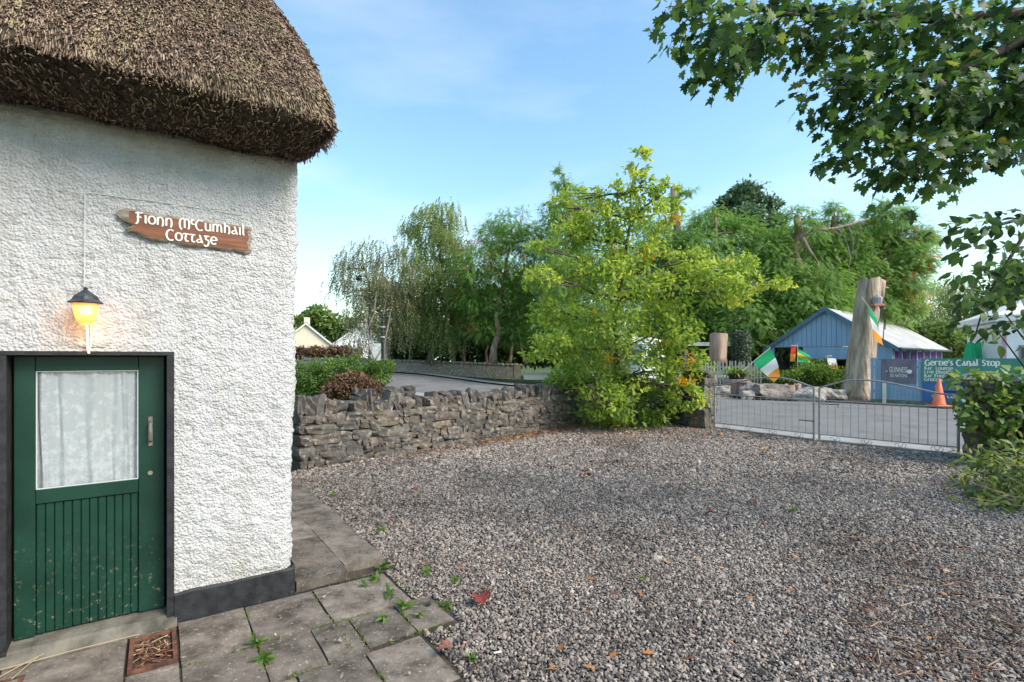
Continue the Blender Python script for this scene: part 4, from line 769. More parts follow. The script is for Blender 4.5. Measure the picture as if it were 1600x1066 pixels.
# distant wood behind the houses
lob = [(470+14*k, 508-10*math.sin(k*.9)+4*math.sin(k*2.1), 16, 16) for k in range(8)]
k_ = 120/F; posl = []; 
for (px, py, rx, ry) in lob+[(590+20*k, 520, 20, 22) for k in range(18)]+[(1380+22*k, 535, 22, 18) for k in range(14)]:
    c = np.array(P(px, py, 120)); n = 420; u = norm(RNG.normal(0,1,(n,3))); posl.append(c+u*(RNG.uniform(.5,1,n)**.5)[:,None]*np.array([rx*k_*1.3,4,ry*k_]))
    c[2] = 1.5; posl.append(c+np.stack([RNG.uniform(-1,1,260)*rx*k_*1.3, RNG.uniform(-3,3,260), RNG.uniform(-1.5, max(1,(HOR-py)*k_), 260)],1))
posl = np.concatenate(posl); V, T, a = mkleaves('quad', posl, norm(RNG.normal(0,1,(len(posl),3))), 1.3, np.clip(RNG.normal(.5,.2,len(posl)),0,.9))
tag(link('distant_woodland', np_mesh('distant_woodland', V, T, a), L_mid), 'distant wood behind the houses', 'woodland', None, 'stuff')

# left garden: green shrub, dead brown shrub, pale sapling
shrub('evergreen_shrub', 'bright green evergreen shrub behind the stone wall beside the cottage', P(500,625,14.5), 14.8, [(478,590,30,22),(515,585,34,22),(555,572,30,16),(480,620,30,22),(520,612,34,24),(585,580,16,14),(470,650,26,20)], 'oval', .075, 330, 42, L_bright, dofs=.4, crad=.38)
shrub('dead_shrub', 'brown dead shrub in front of the green hedge', P(552,628,13.6), 13.8, [(552,598,32,16),(535,612,30,16),(572,606,22,18)], 'lance', .09, 200, 46, L_brown, dofs=.3, crad=.36)
shrub('evergreen_shrub', 'low green shrub at the foot of the black post', P(600,605,21), 21, [(596,588,12,16),(604,575,10,12),(585,596,12,10)], 'oval', .09, 60, 40, L_bright, dofs=.3, crad=.4)
e = empty('pale_sapling', P(600,605,23)); tag(e, 'pale bare-stemmed sapling leaning beside the black post', 'sapling'); bb = Vector(e.location); tb = MB()
for l in ([(598,600),(585,565),(570,548),(555,530)],[(590,575),(578,545),(572,500),(566,470)],[(585,565),(600,540),(597,505),(603,470)],[(578,545),(560,535),(545,532)],[(572,520),(585,490),(588,455)],[(600,540),(606,510),(612,480)]): tb.tube([P(a,c,23)-bb for a, c in l], [.05,.04,.028,.01][:len(l)] if len(l) == 4 else [.035,.025,.01], 5)
tb.build('stems', M_bark2, e)
pos = np.array([np.array(P(570+RNG.normal(0,20), 500+RNG.normal(0,28), 23+RNG.normal(0,.5)))-np.array(bb) for _ in range(420)]); V, T, a = mkleaves('lance', pos, norm(RNG.normal(0,1,(420,3))), .13, np.clip(RNG.normal(.5,.2,420),0,.9)); o = link('crown', np_mesh('crown', V, T, a), L_olive, e); o['kind'] = 'stuff'
# black post and street lamp
e = empty('black_post', P(598,607,21.5)); tag(e, 'black banded sign post standing by the road', 'post'); h = (607-492)/F*21.5
MB().lathe([(.10,0),(.10,.35),(.085,.42),(.075,.5),(.072,h)], (0,0,0), 10).build('shaft', M_iron, e)
for k in range(6): MB().lathe([(.09,0),(.105,.02),(.09,.05)], (0,0,h*(.62+.068*k)), 10).build('band', mat('grey_band', (.4,.41,.42)) if k in (1,3) else M_iron, e)
MB().lathe([(.06,0),(.05,.05),(.001,.10)], (0,0,h), 10).build('finial', M_iron, e)
e = empty('street_lamp', P(577,578,36)); tag(e, 'tall dark street lamp among the willow branches', 'street lamp'); h = P(577,440,36).z-e.location.z
MB().lathe([(.12,0),(.10,1.2),(.06,1.3),(.045,h)], (0,0,0), 8).build('pole', M_iron, e); MB().tube([(0,0,h-.1),(-.25,0,h+.35),(-.7,0,h+.4)], .035, 6).build('arm', M_iron, e); MB().lathe([(.02,.25),(.18,.1),(.24,0),(.16,-.12),(.02,-.15)], (-.72,0,h+.2), 10).build('lamp_head', M_iron, e)
e = empty('notice_board', P(591,578,30), 0); tag(e, 'pale notice board on posts behind the black post', 'notice board')
MB().box(-.35,.35,-.03,.03,.55,1.55).build('panel', mat('pale_panel', (.42,.46,.46), (.62,.64,.62), 6), e); MB().box(-.40,-.35,-.04,.04,-.6,1.6).build('leg', M_galv, e); MB().box(.35,.40,-.04,.04,-.6,1.6).build('leg', M_galv, e)
# bridge parapet
M_par = stone_mat('parapet_stone', [(.27,.25,.225),(.34,.315,.28)], lichen=(.58,.56,.52), la=.50, ma=.74)
A_, B_ = Vector((-10.2,40.2,.55)), Vector((.70,42,.12)); d = (B_-A_); e = empty('bridge_parapet', A_, math.atan2(d.y,d.x)); tag(e, 'grey stone canal bridge parapet across the road', 'parapet'); Ln = d.xy.length; sl = d.z/Ln
def slanted(b_):
    b_.v = [(x, y, z+sl*x) for x, y, z in b_.v]; return b_
K = 60; vs = []
for k in range(K+1):
    x = -6+(Ln+6)*k/K
    for (y, z) in ((0,-.6),(.0,.90),(.42,.90),(.42,-.6)): vs.append((x, y+.03*fb((x,z,1),1.7), z+sl*max(x,-2)+.02*fb((x,y,z),2)))
MB().add(vs, [(k*4+q, k*4+(q+1)%4, (k+1)*4+(q+1)%4, (k+1)*4+q) for k in range(K) for q in range(4)]+[(0,1,2,3),tuple(K*4+q for q in range(4))]).build('wall', M_par, e)
x = -6.0; cps = stone_protos(5, 1, .2, 90, .75)
for me in cps: me.materials.append(M_par)
while x < Ln-.1:
    l = random.uniform(.28,.5); link('coping_stone', random.choice(cps), None, e, (x+l/2, .21, .99+sl*max(x,-2)), (0,random.uniform(-.05,.05),0), (l*1.05,.50,random.uniform(.20,.28))); x += l
slanted(MB().box(Ln-.55,Ln+.03,-.04,.46,-.5,.98)).build('end_pier', mat('dressed_stone', (.27,.22,.18), (.40,.34,.28), 3, .9, .5, 30), e)
e = empty('white_rail_wall', Vector((.95,41.9,0)), R(-6)); tag(e, 'low white painted wall right of the bridge parapet', 'wall')
MB().box(0,9,0,.25,-.3,.42).build('wall', M_white, e); MB().box(-.02,9.02,-.04,.29,.42,.52).build('coping', mat('grey_coping', (.5,.5,.48)), e)
# houses at the left
M_cream = mat('cream_render', (.62,.55,.42), (.70,.62,.48), 3, .9); M_slate = mat('slate_roof', (.13,.12,.115), (.21,.195,.18), 12, .8, .5, 30)
M_pane = mat('dark_pane', (.03,.035,.04), None, rough=.15, spec=.6)
def house(name, label, apex, Y, half, eave_z, wallm, depth, rz, wins, rx=1.0):
    a = P(apex[0], apex[1], Y); e = empty(name, (a.x, Y, 0), rz); tag(e, label, 'house', 'houses beyond the road'); az = a.z
    MB().prism([(-half,-1),(half,-1),(half,eave_z),(0,az-.12),(-half,eave_z)], 0, depth).build('wall', wallm, e)
    r_ = MB(); ov = .3
    for s in (-1,1): r_.add([(0,-ov,az),(s*(half+.35),-ov,eave_z-.2),(s*(half+.35),depth+ov,eave_z-.2),(0,depth+ov,az),(0,-ov,az+.15),(s*(half+.35),-ov,eave_z-.05),(s*(half+.35),depth+ov,eave_z-.05),(0,depth+ov,az+.15)], [(0,1,2,3),(4,5,6,7),(0,1,5,4),(1,2,6,5),(2,3,7,6)])
    rf = r_.build('roof', M_slate, e); MB().box(-.4,.4,depth*.45,depth*.45+.9,az-.6,az+1.1).build('chimney', wallm, rf)
    b_ = MB()
    for s in (-1,1): b_.add([(0,-.34,az+.02),(s*(half+.36),-.34,eave_z-.18),(s*(half+.36),-.34,eave_z-.38),(0,-.34,az-.2)], [(0,1,2,3)])
    b_.build('bargeboard', M_white, e)
    for (x, z, w_, h_) in wins:
        f = MB(); f.box(x-w_/2-.07,x+w_/2+.07,-.05,.02,z-.07,z+h_+.07); fo = f.build('window', M_white, e)
        MB().box(x-w_/2,x-.04,-.06,-.045,z,z+h_*.62).build('pane', M_pane, fo); MB().box(x+.04,x+w_/2,-.06,-.045,z,z+h_*.62).build('pane', M_pane, fo); MB().box(x-w_/2,x+w_/2,-.06,-.045,z+h_*.68,z+h_).build('pane', M_pane, fo)
house('gabled_house', 'cream gabled house at the far left beyond the hedge', (478,505), 72, 3.9, 3.2, M_cream, 9, R(20), [(-1.4,2.0,.9,1.0),(1.0,2.0,1.1,1.0),(-3.0,2.0,.7,1.0)])
house('gabled_house', 'white house with grey roof next to the cream house', (562,509), 78, 5.0, 3.0, M_white, 9, R(8), [(-3.6,2.2,.9,1.1),(-2.0,2.2,1.0,1.1),(0,2.2,1.0,1.1)])
house('gabled_house', 'pale house glimpsed behind the canal trees', (712,518), 74, 4.0, 3.0, M_white, 8, R(12), [(-1.5,2.0,.9,1.0),(1.5,2.0,.9,1.0)])
shrub('garden_hedge', 'brown and green hedge in front of the cream house', P(490,556,52), 52, [(470+13*k,552,12,8) for k in range(7)], 'quad', .3, 150, 40, L_brown, cat='hedge', crad=.6, dofs=.6)
e = empty('garden_boundary_wall', P(452,578,44), R(2)); tag(e, 'low grey garden wall in front of the brown hedge', 'wall'); MB().box(-3,7,0,.3,-.6,.75).build('wall', M_par, e); MB().box(-3.05,7.05,-.05,.35,.75,.85).build('coping', M_conc, e)

# ------------------------------------------------------------------ pub yard across the road
def m_boards(name, c1, c2): return mat(name, c1, c2, 2.5, .6, .25, 30, .004, coord='World', stretch=(1,1,.15))
M_blue = m_boards('blue_paint', (.19,.305,.45), (.24,.36,.51)); M_blue2 = m_boards('blue_fence_paint', (.19,.30,.43), (.24,.36,.49)); M_dblue = m_boards('dark_blue_trim', (.07,.13,.20), (.10,.17,.25))
SA = Vector((19.3,26.0,0)); se = Vector((.77,.64,0)).normalized(); sw = Vector((-se.y, se.x, 0)); SW = 6.0; EZ, RZ, SL = 2.42, 4.47, 11.0
sh = empty('blue_shed', SA, math.atan2(se.y, se.x)); tag(sh, 'blue timber shed with open front and pale corrugated roof', 'shed')      # local x along ridge, y across to the left
nbd = 24
for k in range(nbd):                         # gable cladding, board by board
    y0, y1 = SW*k/nbd+.008, SW*(k+1)/nbd-.008; f = lambda y: EZ+.03+(RZ-EZ-.12)*(1-abs(y-SW/2)/(SW/2))
    MB().add([(x,y,z) for x in (-.03+.004*(k%2),.0) for y, z in ((y0,EZ-.06),(y1,EZ-.06),(y1,f(y1)),(y0,f(y0)))], [(0,1,2,3),(4,7,6,5),(0,4,5,1),(1,5,6,2),(2,6,7,3),(3,7,4,0)]).build('gable_board', M_blue, sh)
MB().box(-.02,.06,.0,SW*.70,EZ-.75,EZ-.08).build('header_panel', M_blue, sh)
for y in (0.06, SW*.70, SW-.12): MB().box(-.05,.10,y-.08,y+.08,0,EZ-.062 if y != SW*.70 else EZ-.76).build('post', M_blue, sh)
for sgn in (0,1):
    y0 = -.35 if sgn == 0 else SW+.35; z0 = EZ-.22; n = 44
    vs = []; rr_ = []
    for k in range(2*n+1):                   # corrugated sheet
        x = -.25+(SL+.5)*k/(2*n); dz = .03*(k%2); vs += [(x,y0,z0+dz),(x,SW/2,RZ+dz)]
    ro = MB().add(vs, [(2*k,2*k+2,2*k+3,2*k+1) for k in range(2*n)]).build('roof_sheet', mat('pale_corrugated', (.33,.32,.31), (.44,.43,.42), 1.2, .6, coord='World'), sh)
    MB().add([(-.28,y0,z0+.06),(-.28,SW/2,RZ+.09),(-.28,SW/2,RZ-.16),(-.28,y0,z0-.16),(-.24,y0,z0+.06),(-.24,SW/2,RZ+.09),(-.24,SW/2,RZ-.16),(-.24,y0,z0-.16)], [(0,1,2,3),(4,7,6,5),(0,4,5,1),(3,2,6,7),(0,3,7,4)]).build('bargeboard', M_dblue, sh)
MB().tube([(-.3,-.40,EZ-.22),(SL+.3,-.40,EZ-.26)], .07, 8).build('gutter', mat('dark_gutter', (.03,.05,.05)), sh)
for k in range(8): MB().box(.2+1.5*k,.36+1.5*k,-.02,.12,0,EZ-.15).build('side_post', M_blue, sh)
M_purple = mat('purple_cloth', (.16,.03,.22), (.24,.05,.30), 4, .8)
for k in range(7):
    x0 = .40+1.5*k; vs = []; fs = []
    for j in range(9): vs += [(x0+.15+.95*j/8, .05+.04*math.sin(j*1.9), EZ-.34), (x0+.15+.95*j/8, .05+.07*math.sin(j*1.9+.4), EZ-1.0)]
    MB().add(vs, [(2*j,2*j+2,2*j+3,2*j+1) for j in range(8)]).build('purple_curtain', M_purple, sh); MB().box(x0+.0,x0+1.22,.08,.11,EZ-.33,EZ-.22).build('side_header', M_white if k % 2 else M_blue, sh)
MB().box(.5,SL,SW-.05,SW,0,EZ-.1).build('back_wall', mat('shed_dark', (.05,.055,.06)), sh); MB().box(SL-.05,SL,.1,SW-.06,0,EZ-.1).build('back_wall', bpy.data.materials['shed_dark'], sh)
# fence on the far side of the road
FA, FB_ = G(1360,628), G(1505,634.5); fd = (FB_-FA).normalized(); FLn = (FB_-FA).length+1.6
fe = empty('blue_fence', FA, math.atan2(fd.y, fd.x)); tag(fe, 'blue vertical board fence carrying the pub signs', 'fence')
nb = 36
for k in range(nb):
    x0 = FLn*k/nb; zt = 1.66+(.08 if k < 2 else 0)+.015*random.random()
    bev('board', x0+.005, FLn*(k+1)/nb-.005, .0+.006*(k%2), .025+.006*(k%2), .12, zt, M_blue2, fe, .004)
for z in (.4,1.35): MB().box(0,FLn,.034,.08,z,z+.09).build('rail', M_blue2, fe)
M_mossb = mat('mossy_plinth', (.10,.12,.10), (.22,.24,.20), 6, .9, .5, 30, coord='World'); MB().box(0,FLn,-.02,.05,-.05,.115).build('gravel_board', M_mossb, fe)
def fx(px):                                  # distance along the fence at a photo column
    k = (px-800)/F; return (k*FA.y-FA.x)/(fd.x-k*fd.y)
def fz(px, py): p = FA+fd*fx(px); return EYE+(HOR-py)/F*p.y
def text_obj(body, size, m, parent, loc, width=None):
    cu = bpy.data.curves.new('lettering', 'FONT'); cu.body = body; cu.size = size; cu.extrude = .001; cu.fill_mode = 'BOTH'
    tmp = bpy.data.objects.new('tmp', cu); COL.objects.link(tmp); bpy.context.view_layer.update(); me = bpy.data.meshes.new_from_object(tmp.evaluated_get(bpy.context.evaluated_depsgraph_get())); bpy.data.objects.remove(tmp)
    me.materials.clear()
    xs_ = [v.co.x for v in me.vertices]; sx_ = (width/(max(xs_)-min(xs_))) if width else 1
    return link('lettering', me, m, parent, loc, (R(90),0,0), (sx_,1,1))
M_letter = mat('letter_white', (.80,.78,.70)); M_letter2 = mat('letter_offwhite', (.72,.72,.66))
def board_sign(name, label, cat, x0, x1, z0, z1, m, th=.02, wav=0.0):
    e = empty(name, FA+fd*x0+Vector((fd.y,-fd.x,0))*.03, math.atan2(fd.y, fd.x)); tag(e, label, cat); w_ = x1-x0
    if wav:
        vs = []; K = 24; J = 10
        for j in range(J+1):
            for k in range(K+1): vs.append((w_*k/K, -.012-wav*math.sin(k*.55+j*.5)*math.sin(PI*j/J), z0+(z1-z0)*j/J-.03*math.sin(PI*k/K)*(1-j/J)))
        MB().add(vs, [(j*(K+1)+k, j*(K+1)+k+1, (j+1)*(K+1)+k+1, (j+1)*(K+1)+k) for j in range(J) for k in range(K)]).build('cloth', m, e, smooth=True)
    else: MB().box(0,w_,-th,0,z0,z1).build('panel', m, e)
    return e, w_
bx0, bx1 = fx(1378), fx(1432); e, w_ = board_sign('pub_banner', 'dark purple-grey banner with white lettering on the blue fence', 'banner', bx0, bx1, fz(1400,598), fz(1400,561), mat('banner_cloth', (.13,.12,.155), (.19,.18,.22), 4, .7), wav=.018)
zt = fz(1400,561); text_obj('GUINNESS', .30, M_letter, e, (w_*.22,-.06,zt-.52), w_*.52); text_obj('SIX NATIONS', .19, M_letter, e, (w_*.24,-.06,zt-.70), w_*.50)
MB().tube([(w_*.14+.03*math.cos(a), -.045, zt-.43+.07*math.sin(a)) for a in np.linspace(-2.8,-.3,8)], .008, 5).tube([(w_*.115+.018*k, -.045, zt-.40) for k in range(2)], .004, 4).build('harp_emblem', M_letter, e)
MB().lathe([(.001,0),(.06,.0),(.085,.0),(.001,.012)], (0,0,0), 12).build('ball_emblem', mat('emblem_pale', (.75,.70,.74)), e, loc=(w_*.80,-.04,zt-.48), rot=(R(90),0,0)); MB().box(w_*.79,w_*.82,-.052,-.046,zt-.42,zt-.34).build('emblem_mark', mat('emblem_pink', (.55,.05,.22)), e)
# green pub sign and blue sign beneath
gx0, gx1 = fx(1440), fx(1440)+3.0; gz1, gz0 = fz(1470,560), fz(1470,597.5)
M_gsign = mat('sign_green', (.05,.21,.165), (.07,.26,.20), 2, .5); M_bsign = mat('sign_blue', (.045,.13,.34), (.06,.16,.40), 2, .5)
e, w_ = board_sign('pub_sign', 'large green painted pub sign with cream lettering on the blue fence', 'sign', gx0, gx1, gz0, gz1, M_gsign); hgt = gz1-gz0
lt = lettering("Gertie's Canal Stop", .155, 2.05, (.10,-.022,gz1-.26), .24)
for tx, zz, ww in (('Bar. Lounge', .42, .82), ('Live Music', .56, .74), ('Bar Food', .70, .62), ('Grocery', .84, .55)):
    q = lettering(tx, .085, ww, (.08,-.022,gz1-zz), .22); lt.add(q.v, q.f)
lt.build('lettering', M_letter, e)
MB().prism([(1.05,gz0+.12),(1.15,gz0+.30),(1.45,gz0+.42),(1.95,gz0+.44),(2.25,gz0+.32),(2.4,gz0+.12)], -.0245,-.021).build('painted_barge', mat('barge_grey', (.42,.45,.52)), e)
for k in range(5): MB().box(1.35+.19*k,1.47+.19*k,-.028,-.0255,gz0+.22,gz0+.34).build('painted_window', M_letter2, e)
e, w_ = board_sign('canal_sign', 'blue painted sign below the green pub sign, behind the traffic cone', 'sign', gx0+.02, gx0+1.9, fz(1470,628), gz0-.01, M_bsign); zb = gz0-.01
text_obj('B', .18, M_letter2, e, (.36,-.024,zb-.24), .10); text_obj('TTEE', .18, M_letter2, e, (.72,-.024,zb-.24), .42); MB().prism([(.30,zb-.30),(1.30,zb-.30),(1.2,zb-.36),(.38,zb-.36)], -.024,-.0215).build('painted_boat', mat('boat_dark', (.02,.03,.06)), e); q = lettering('ve', .10, .16, (.28,-.022,zb-.56), .25); q.build('lettering', M_letter2, e); q = lettering('ces', .09, .30, (.72,-.022,zb-.56), .25); q.build('lettering', M_letter2, e)
e = empty('white_post', FA+fd*fx(1382)+Vector((fd.y,-fd.x,0))*.12, math.atan2(fd.y, fd.x)); tag(e, 'cream painted post standing under the dark banner', 'post'); bev('post', -.06,.06,-.05,.05,-.02,.78, mat('cream_paint', (.62,.58,.44), (.70,.66,.52), 5), e, .01)
# traffic cone
e = empty('traffic_cone', G(1467,635)); tag(e, 'orange traffic cone in front of the blue fence', 'cone'); M_or = mat('cone_orange', (.75,.16,.07), (.82,.22,.11), 5, .55)
hc = P(1467,592,e.location.y).z; bev('base', -.27,.27,-.27,.27,0,.05, M_or, e, .02); MB().lathe([(.23,.05),(.20,.09),(.045,hc-.02),(.035,hc),(.02,hc)], (0,0,0), 18).build('cone_body', M_or, e, smooth=True)
# big dead trunk
def log(name, label, base, top, r0, r1, m, cat, K=14, S=22, flare=.35, top_m=None, rough=.10):
    base, top = Vector(base), Vector(top); e = empty(name, base); tag(e, label, cat); vs = []; d = top-base
    for k in range(K+1):
        f = k/K; c = d*f; rr_ = (r0+(r1-r0)*f)*(1+flare*max(0,1-f*5)**2)
        for q in range(S):
            a = 2*PI*q/S; w_ = 1+rough*math.sin(3*a+1+f)+rough*.8*mnoise.noise(Vector((math.cos(a)*2,math.sin(a)*2,f*4+base.x)))
            vs.append((c.x+rr_*w_*math.cos(a), c.y+rr_*w_*math.sin(a), c.z-.05*(k == 0)+(.12*mnoise.noise(Vector((math.cos(a)*2,math.sin(a)*2,base.x))) if k == K else 0)))
    fs = [(k*S+q, k*S+(q+1)%S, (k+1)*S+(q+1)%S, (k+1)*S+q) for k in range(K) for q in range(S)]+[tuple(range(S))[::-1]]
    MB().add(vs, fs).build('trunk', m, e, smooth=True)
    tv = vs[-S:]; c = Vector((0,0,0))
    for p in tv: c += Vector(p)/S
    MB().add(tv+[tuple(c)], [(q, (q+1)%S, S) for q in range(S)]).build('cut_top', top_m or M_cut, e)
    return e
M_cut = mat('cut_wood', (.30,.20,.12), (.48,.34,.22), 8, .85, .5, 40, .01); M_dead = mat('dead_wood', (.20,.145,.10), (.50,.41,.31), 5, .9, 1.0, 9, .12, stretch=(1,1,.16)); M_dead2 = mat('cypress_wood', (.26,.17,.13), (.42,.30,.24), 4, .9, .8, 14, .03, stretch=(1,1,.2))
tb0 = G(1340,624); big = log('dead_tree_trunk', 'tall bare dead tree trunk standing in front of the blue shed', tb0, P(1359,437,tb0.y), .56, .40, M_dead, 'tree trunk', K=22, flare=.25)
bt = Vector(tb0); yb = tb0.y
MB().tube([P(1372,470,yb)-bt, P(1374,445,yb)-bt, P(1377,438,yb)-bt], [.20,.22,.17], 9).tube([P(1378,448,yb)-bt, P(1388,450,yb)-bt], [.05,.03], 5).build('broken_limb', M_dead2, big, smooth=True)
tb_ = MB()
for k, l in enumerate(([(1376,470),(1382,500),(1380,530),(1374,545)],[(1378,475),(1384,490),(1383,515)],[(1374,478),(1378,492),(1372,505)])): tb_.tube([P(a,c,yb-.6)-bt for a, c in l], .02, 5)
tb_.build('vine_stem', M_bark, big)
e = empty('bird_box', P(1371,470,yb-.55)); tag(e, 'small grey and red bird box hanging on the dead trunk', 'bird box'); MB().lathe([(.16,-.25),(.18,0),(.02,.16)], (0,0,.12), 9).build('box', mat('grey_tin', (.22,.22,.23), (.35,.34,.33), 8), e); MB().box(-.22,.22,-.15,.15,-.22,-.13).build('shelf', mat('red_shelf', (.40,.17,.13)), e)
log('tree_stump', 'cut cypress stump behind the picket fence', P(1122,566,26), P(1122,521,26), .40, .42, M_dead2, 'stump', K=6, flare=.1)
e = log('tree_stump', 'short log stump planter in the rock row', P(1152,617,24), P(1152,598,24), .42, .50, M_dead2, 'stump', K=4, flare=0)
cap = MB().lathe([(.55,0),(.58,.05),(.56,.16),(.50,.18)], (0,0,P(1152,598,24).z-P(1152,617,24).z-.02), 16, lambda q, z: 1+.05*math.sin(5*q)).build('log_slice', M_dead2, e)
log('tree_stump', 'split wooden stump between the boulders', P(1228,618,23.6), P(1227,602,23.6), .38, .36, M_dead2, 'stump', K=4, flare=.05); log('tree_stump', 'thin upright log right of the split stump', P(1245,616,23.7), P(1246,601,23.7), .16, .15, M_dead2, 'stump', K=4, flare=.0)
# boulders
BO = stone_protos(5, 7, .38, 120, .80, True); M_bould = stone_mat('boulder', [(.30,.27,.24),(.40,.36,.32)], lichen=(.52,.49,.44), la=.58, ma=.75)
for me in BO: me.materials.append(M_bould)
for k, (px, py, w_, h_, lab) in enumerate(((1126,612,22,22,'small boulder left of the log planter'),(1192,612,62,28,'wide grey boulder in the middle of the rock row'),(1270,616,48,24,'pale boulder right of the split stump'),(1302,616,34,22,'pale boulder beside the big dead trunk'),(1168,614,16,16,'small stone right of the log planter'))):
    p = G(px, py+9); k_ = p.y/F; o = link('boulder', BO[k], None, None, (p.x, p.y, h_*k_*.32), (0,0,.4*k), (w_*k_*1.05, w_*k_*.6+.3, h_*k_*.9)); tag(o, lab, 'boulder', 'boulders along the road edge')
M_pot = mat('dark_pot', (.02,.022,.025), None, rough=.5)
e = empty('flower_pot', P(1151,590,24.0)); tag(e, 'dark pot of ferns on the log planter', 'plant pot'); e.location.z = P(1152,598,24).z+.14; MB().lathe([(.30,0),(.40,.25),(.42,.27),(.36,.27),(.34,.24)], (0,0,0), 14).build('pot', M_pot, e)
n = 160; pos = np.stack([RNG.normal(0,.2,n),RNG.normal(0,.2,n),RNG.uniform(.22,.4,n)],1); V, T, a = mkleaves('lance', pos, norm(np.stack([RNG.normal(0,1,n),RNG.normal(0,1,n),np.full(n,.7)],1)), .30, RNG.uniform(.3,.95,n)); o = link('foliage', np_mesh('foliage', V, T, a), L_bright, e); o['kind'] = 'stuff'
shrub('flower_bed_shrub', 'low green shrub with flowers behind the boulders', P(1265,606,24.6), 24.6, [(1250,588,22,12),(1275,584,24,15),(1300,590,24,14),(1235,594,14,10),(1320,596,14,8)], 'oval', .11, 170, 40, L_bright, crad=.42, dofs=.4)
shrub('flower_bed_shrub', 'small yellowish plants beside the tricolour flag', P(1195,604,25.2), 25.2, [(1190,590,18,9),(1212,592,18,10),(1175,594,10,8)], 'oval', .10, 80, 36, L_bright, crad=.45, dofs=.3)
shrub('flower_bed_shrub', 'reddish plant in a tub behind the flower bed', P(1280,585,27), 27, [(1262,576,20,9),(1286,572,16,10)], 'oval', .12, 60, 36, L_mid, crad=.45, dofs=.3)
# clipped ivy column
e = empty('ivy_column', P(1158,566,26)); tag(e, 'clipped ivy covered column beside the cut stump', 'topiary'); hh = P(1158,517,26).z-e.location.z; MB().lathe([(.3,0),(.33,hh*.5),(.25,hh*.95)], (0,0,0), 10).build('core', M_bark, e)
n = 2600; th_ = RNG.uniform(0,6.28,n); zz = RNG.uniform(0,hh,n); rr_ = .40*np.sqrt(np.clip(1-((zz/hh-.45)/.62)**4,.05,1))*RNG.uniform(.85,1.12,n); pos = np.stack([rr_*np.cos(th_),rr_*np.sin(th_),zz],1); V, T, a = mkleaves('ivy', pos, norm(pos*[1,1,0]+[0,0,.001]), .10, np.clip(RNG.normal(.45,.2,n),0,1)); o = link('foliage', np_mesh('foliage', V, T, a), leaf_mat('variegated_ivy', [(0,(.03,.05,.025)),(.5,(.09,.13,.07)),(1,(.36,.38,.28))], .2), e); o['kind'] = 'stuff'
# picket fence
pA, pB = P(1096,600,25.6), P(1192,604,24.4); pd = pB-pA; pl_ = pd.xy.length; e = empty('picket_fence', (pA.x,pA.y,.40), math.atan2(pd.y,pd.x)); tag(e, 'weathered low picket fence behind the rock row', 'fence'); M_pick = mat('weathered_pale', (.42,.37,.29), (.58,.52,.42), 6, .85)
pk = MB().prism([(-.035,0),(.035,0),(.035,1.12),(0,1.20),(-.035,1.12)], -.012, .012).mesh('picket')
for k in range(20): link('picket', pk, M_pick, e, (.05+pl_*k/20, random.uniform(-.01,.01), random.uniform(-.03,.03)), (0,random.uniform(-.03,.03),0))
for z in (.32,.85): MB().box(0,pl_,.015,.05,z,z+.07).build('rail', M_pick, e)
# flags
def flag(name, label, pole, corner_fn, cols, Y, nu=12, nv=8, fold=.05):
    e = empty(name, P(pole[0][0],pole[0][1],Y)); tag(e, label, 'flag'); b0 = Vector(e.location)
    MB().tube([P(a,c,Y)-b0 for a, c in pole], .016, 6).build('pole', M_pick, e)
    nc = len(cols)
    for q, cm in enumerate(cols):
        vs = []; K = nu//nc
        for i in range(K+1):
            for j in range(nv+1):
                u = (q+i/K)/nc; v = j/nv; px, py = corner_fn(u, v); p = P(px, py, Y+fold*math.sin(u*9+v*3)+.06*v)-b0; vs.append(p)
        MB().add(vs, [(i*(nv+1)+j, (i+1)*(nv+1)+j, (i+1)*(nv+1)+j+1, i*(nv+1)+j+1) for i in range(K) for j in range(nv)]).build('stripe', cm, e, smooth=True)
    return e
def cloth(name, c):
    m = mat(name, c, None, rough=.8); t = m.node_tree; b = [n for n in t.nodes if n.type == 'BSDF_PRINCIPLED'][0]; o = [n for n in t.nodes if n.type == 'OUTPUT_MATERIAL'][0]; tl = N('ShaderNodeBsdfTranslucent', t); tl.inputs[0].default_value = (*c,1); ms = N('ShaderNodeMixShader', t); ms.inputs[0].default_value = .35; t.links.new(b.outputs[0], ms.inputs[1]); t.links.new(tl.outputs[0], ms.inputs[2]); t.links.new(ms.outputs[0], o.inputs[0]); return m
FG, FW, FO, FY, FR = cloth('flag_green', (.02,.42,.16)), cloth('flag_white', (.80,.80,.80)), cloth('flag_orange', (.85,.33,.04)), cloth('flag_yellow', (.80,.62,.05)), cloth('flag_red', (.70,.06,.04))
def bil(a, b_, c, d): return lambda u, v: tuple(((1-u)*((1-v)*a[i]+v*d[i])+u*((1-v)*b_[i]+v*c[i])) for i in (0,1))
flag('tricolour_flag', 'green white and orange flag drooping over the left gate', [(1160,580),(1182,561),(1204,543)], lambda u, v: ((1-u)*((1-v)*1203+v*1177)+u*((1-v)*1218+v*1209)+4*math.sin(u*3)*(1-v), (1-u)*((1-v)*544+v*567)+u*((1-v)*589+v*598)), [FG,FW,FO], 22.6)
flag('tricolour_flag', 'green white and orange flag hanging from the dead trunk', [(1346,464),(1358,480),(1373,501)], lambda u, v: ((1-u)*((1-v)*1355+v*1370)+u*((1-v)*1367+v*1380), (1-u)*((1-v)*476+v*499)+u*((1-v)*532+v*536)+4*v*u), [FG,FW,FO], yb-.9)
flag('tricolour_flag', 'white and orange end of a flag draped by the shed front', [(1291,557),(1300,556)], lambda u, v: (1292+14*v+5*u, 559+22*u+1.5*v), [FW,FO], 26.6)
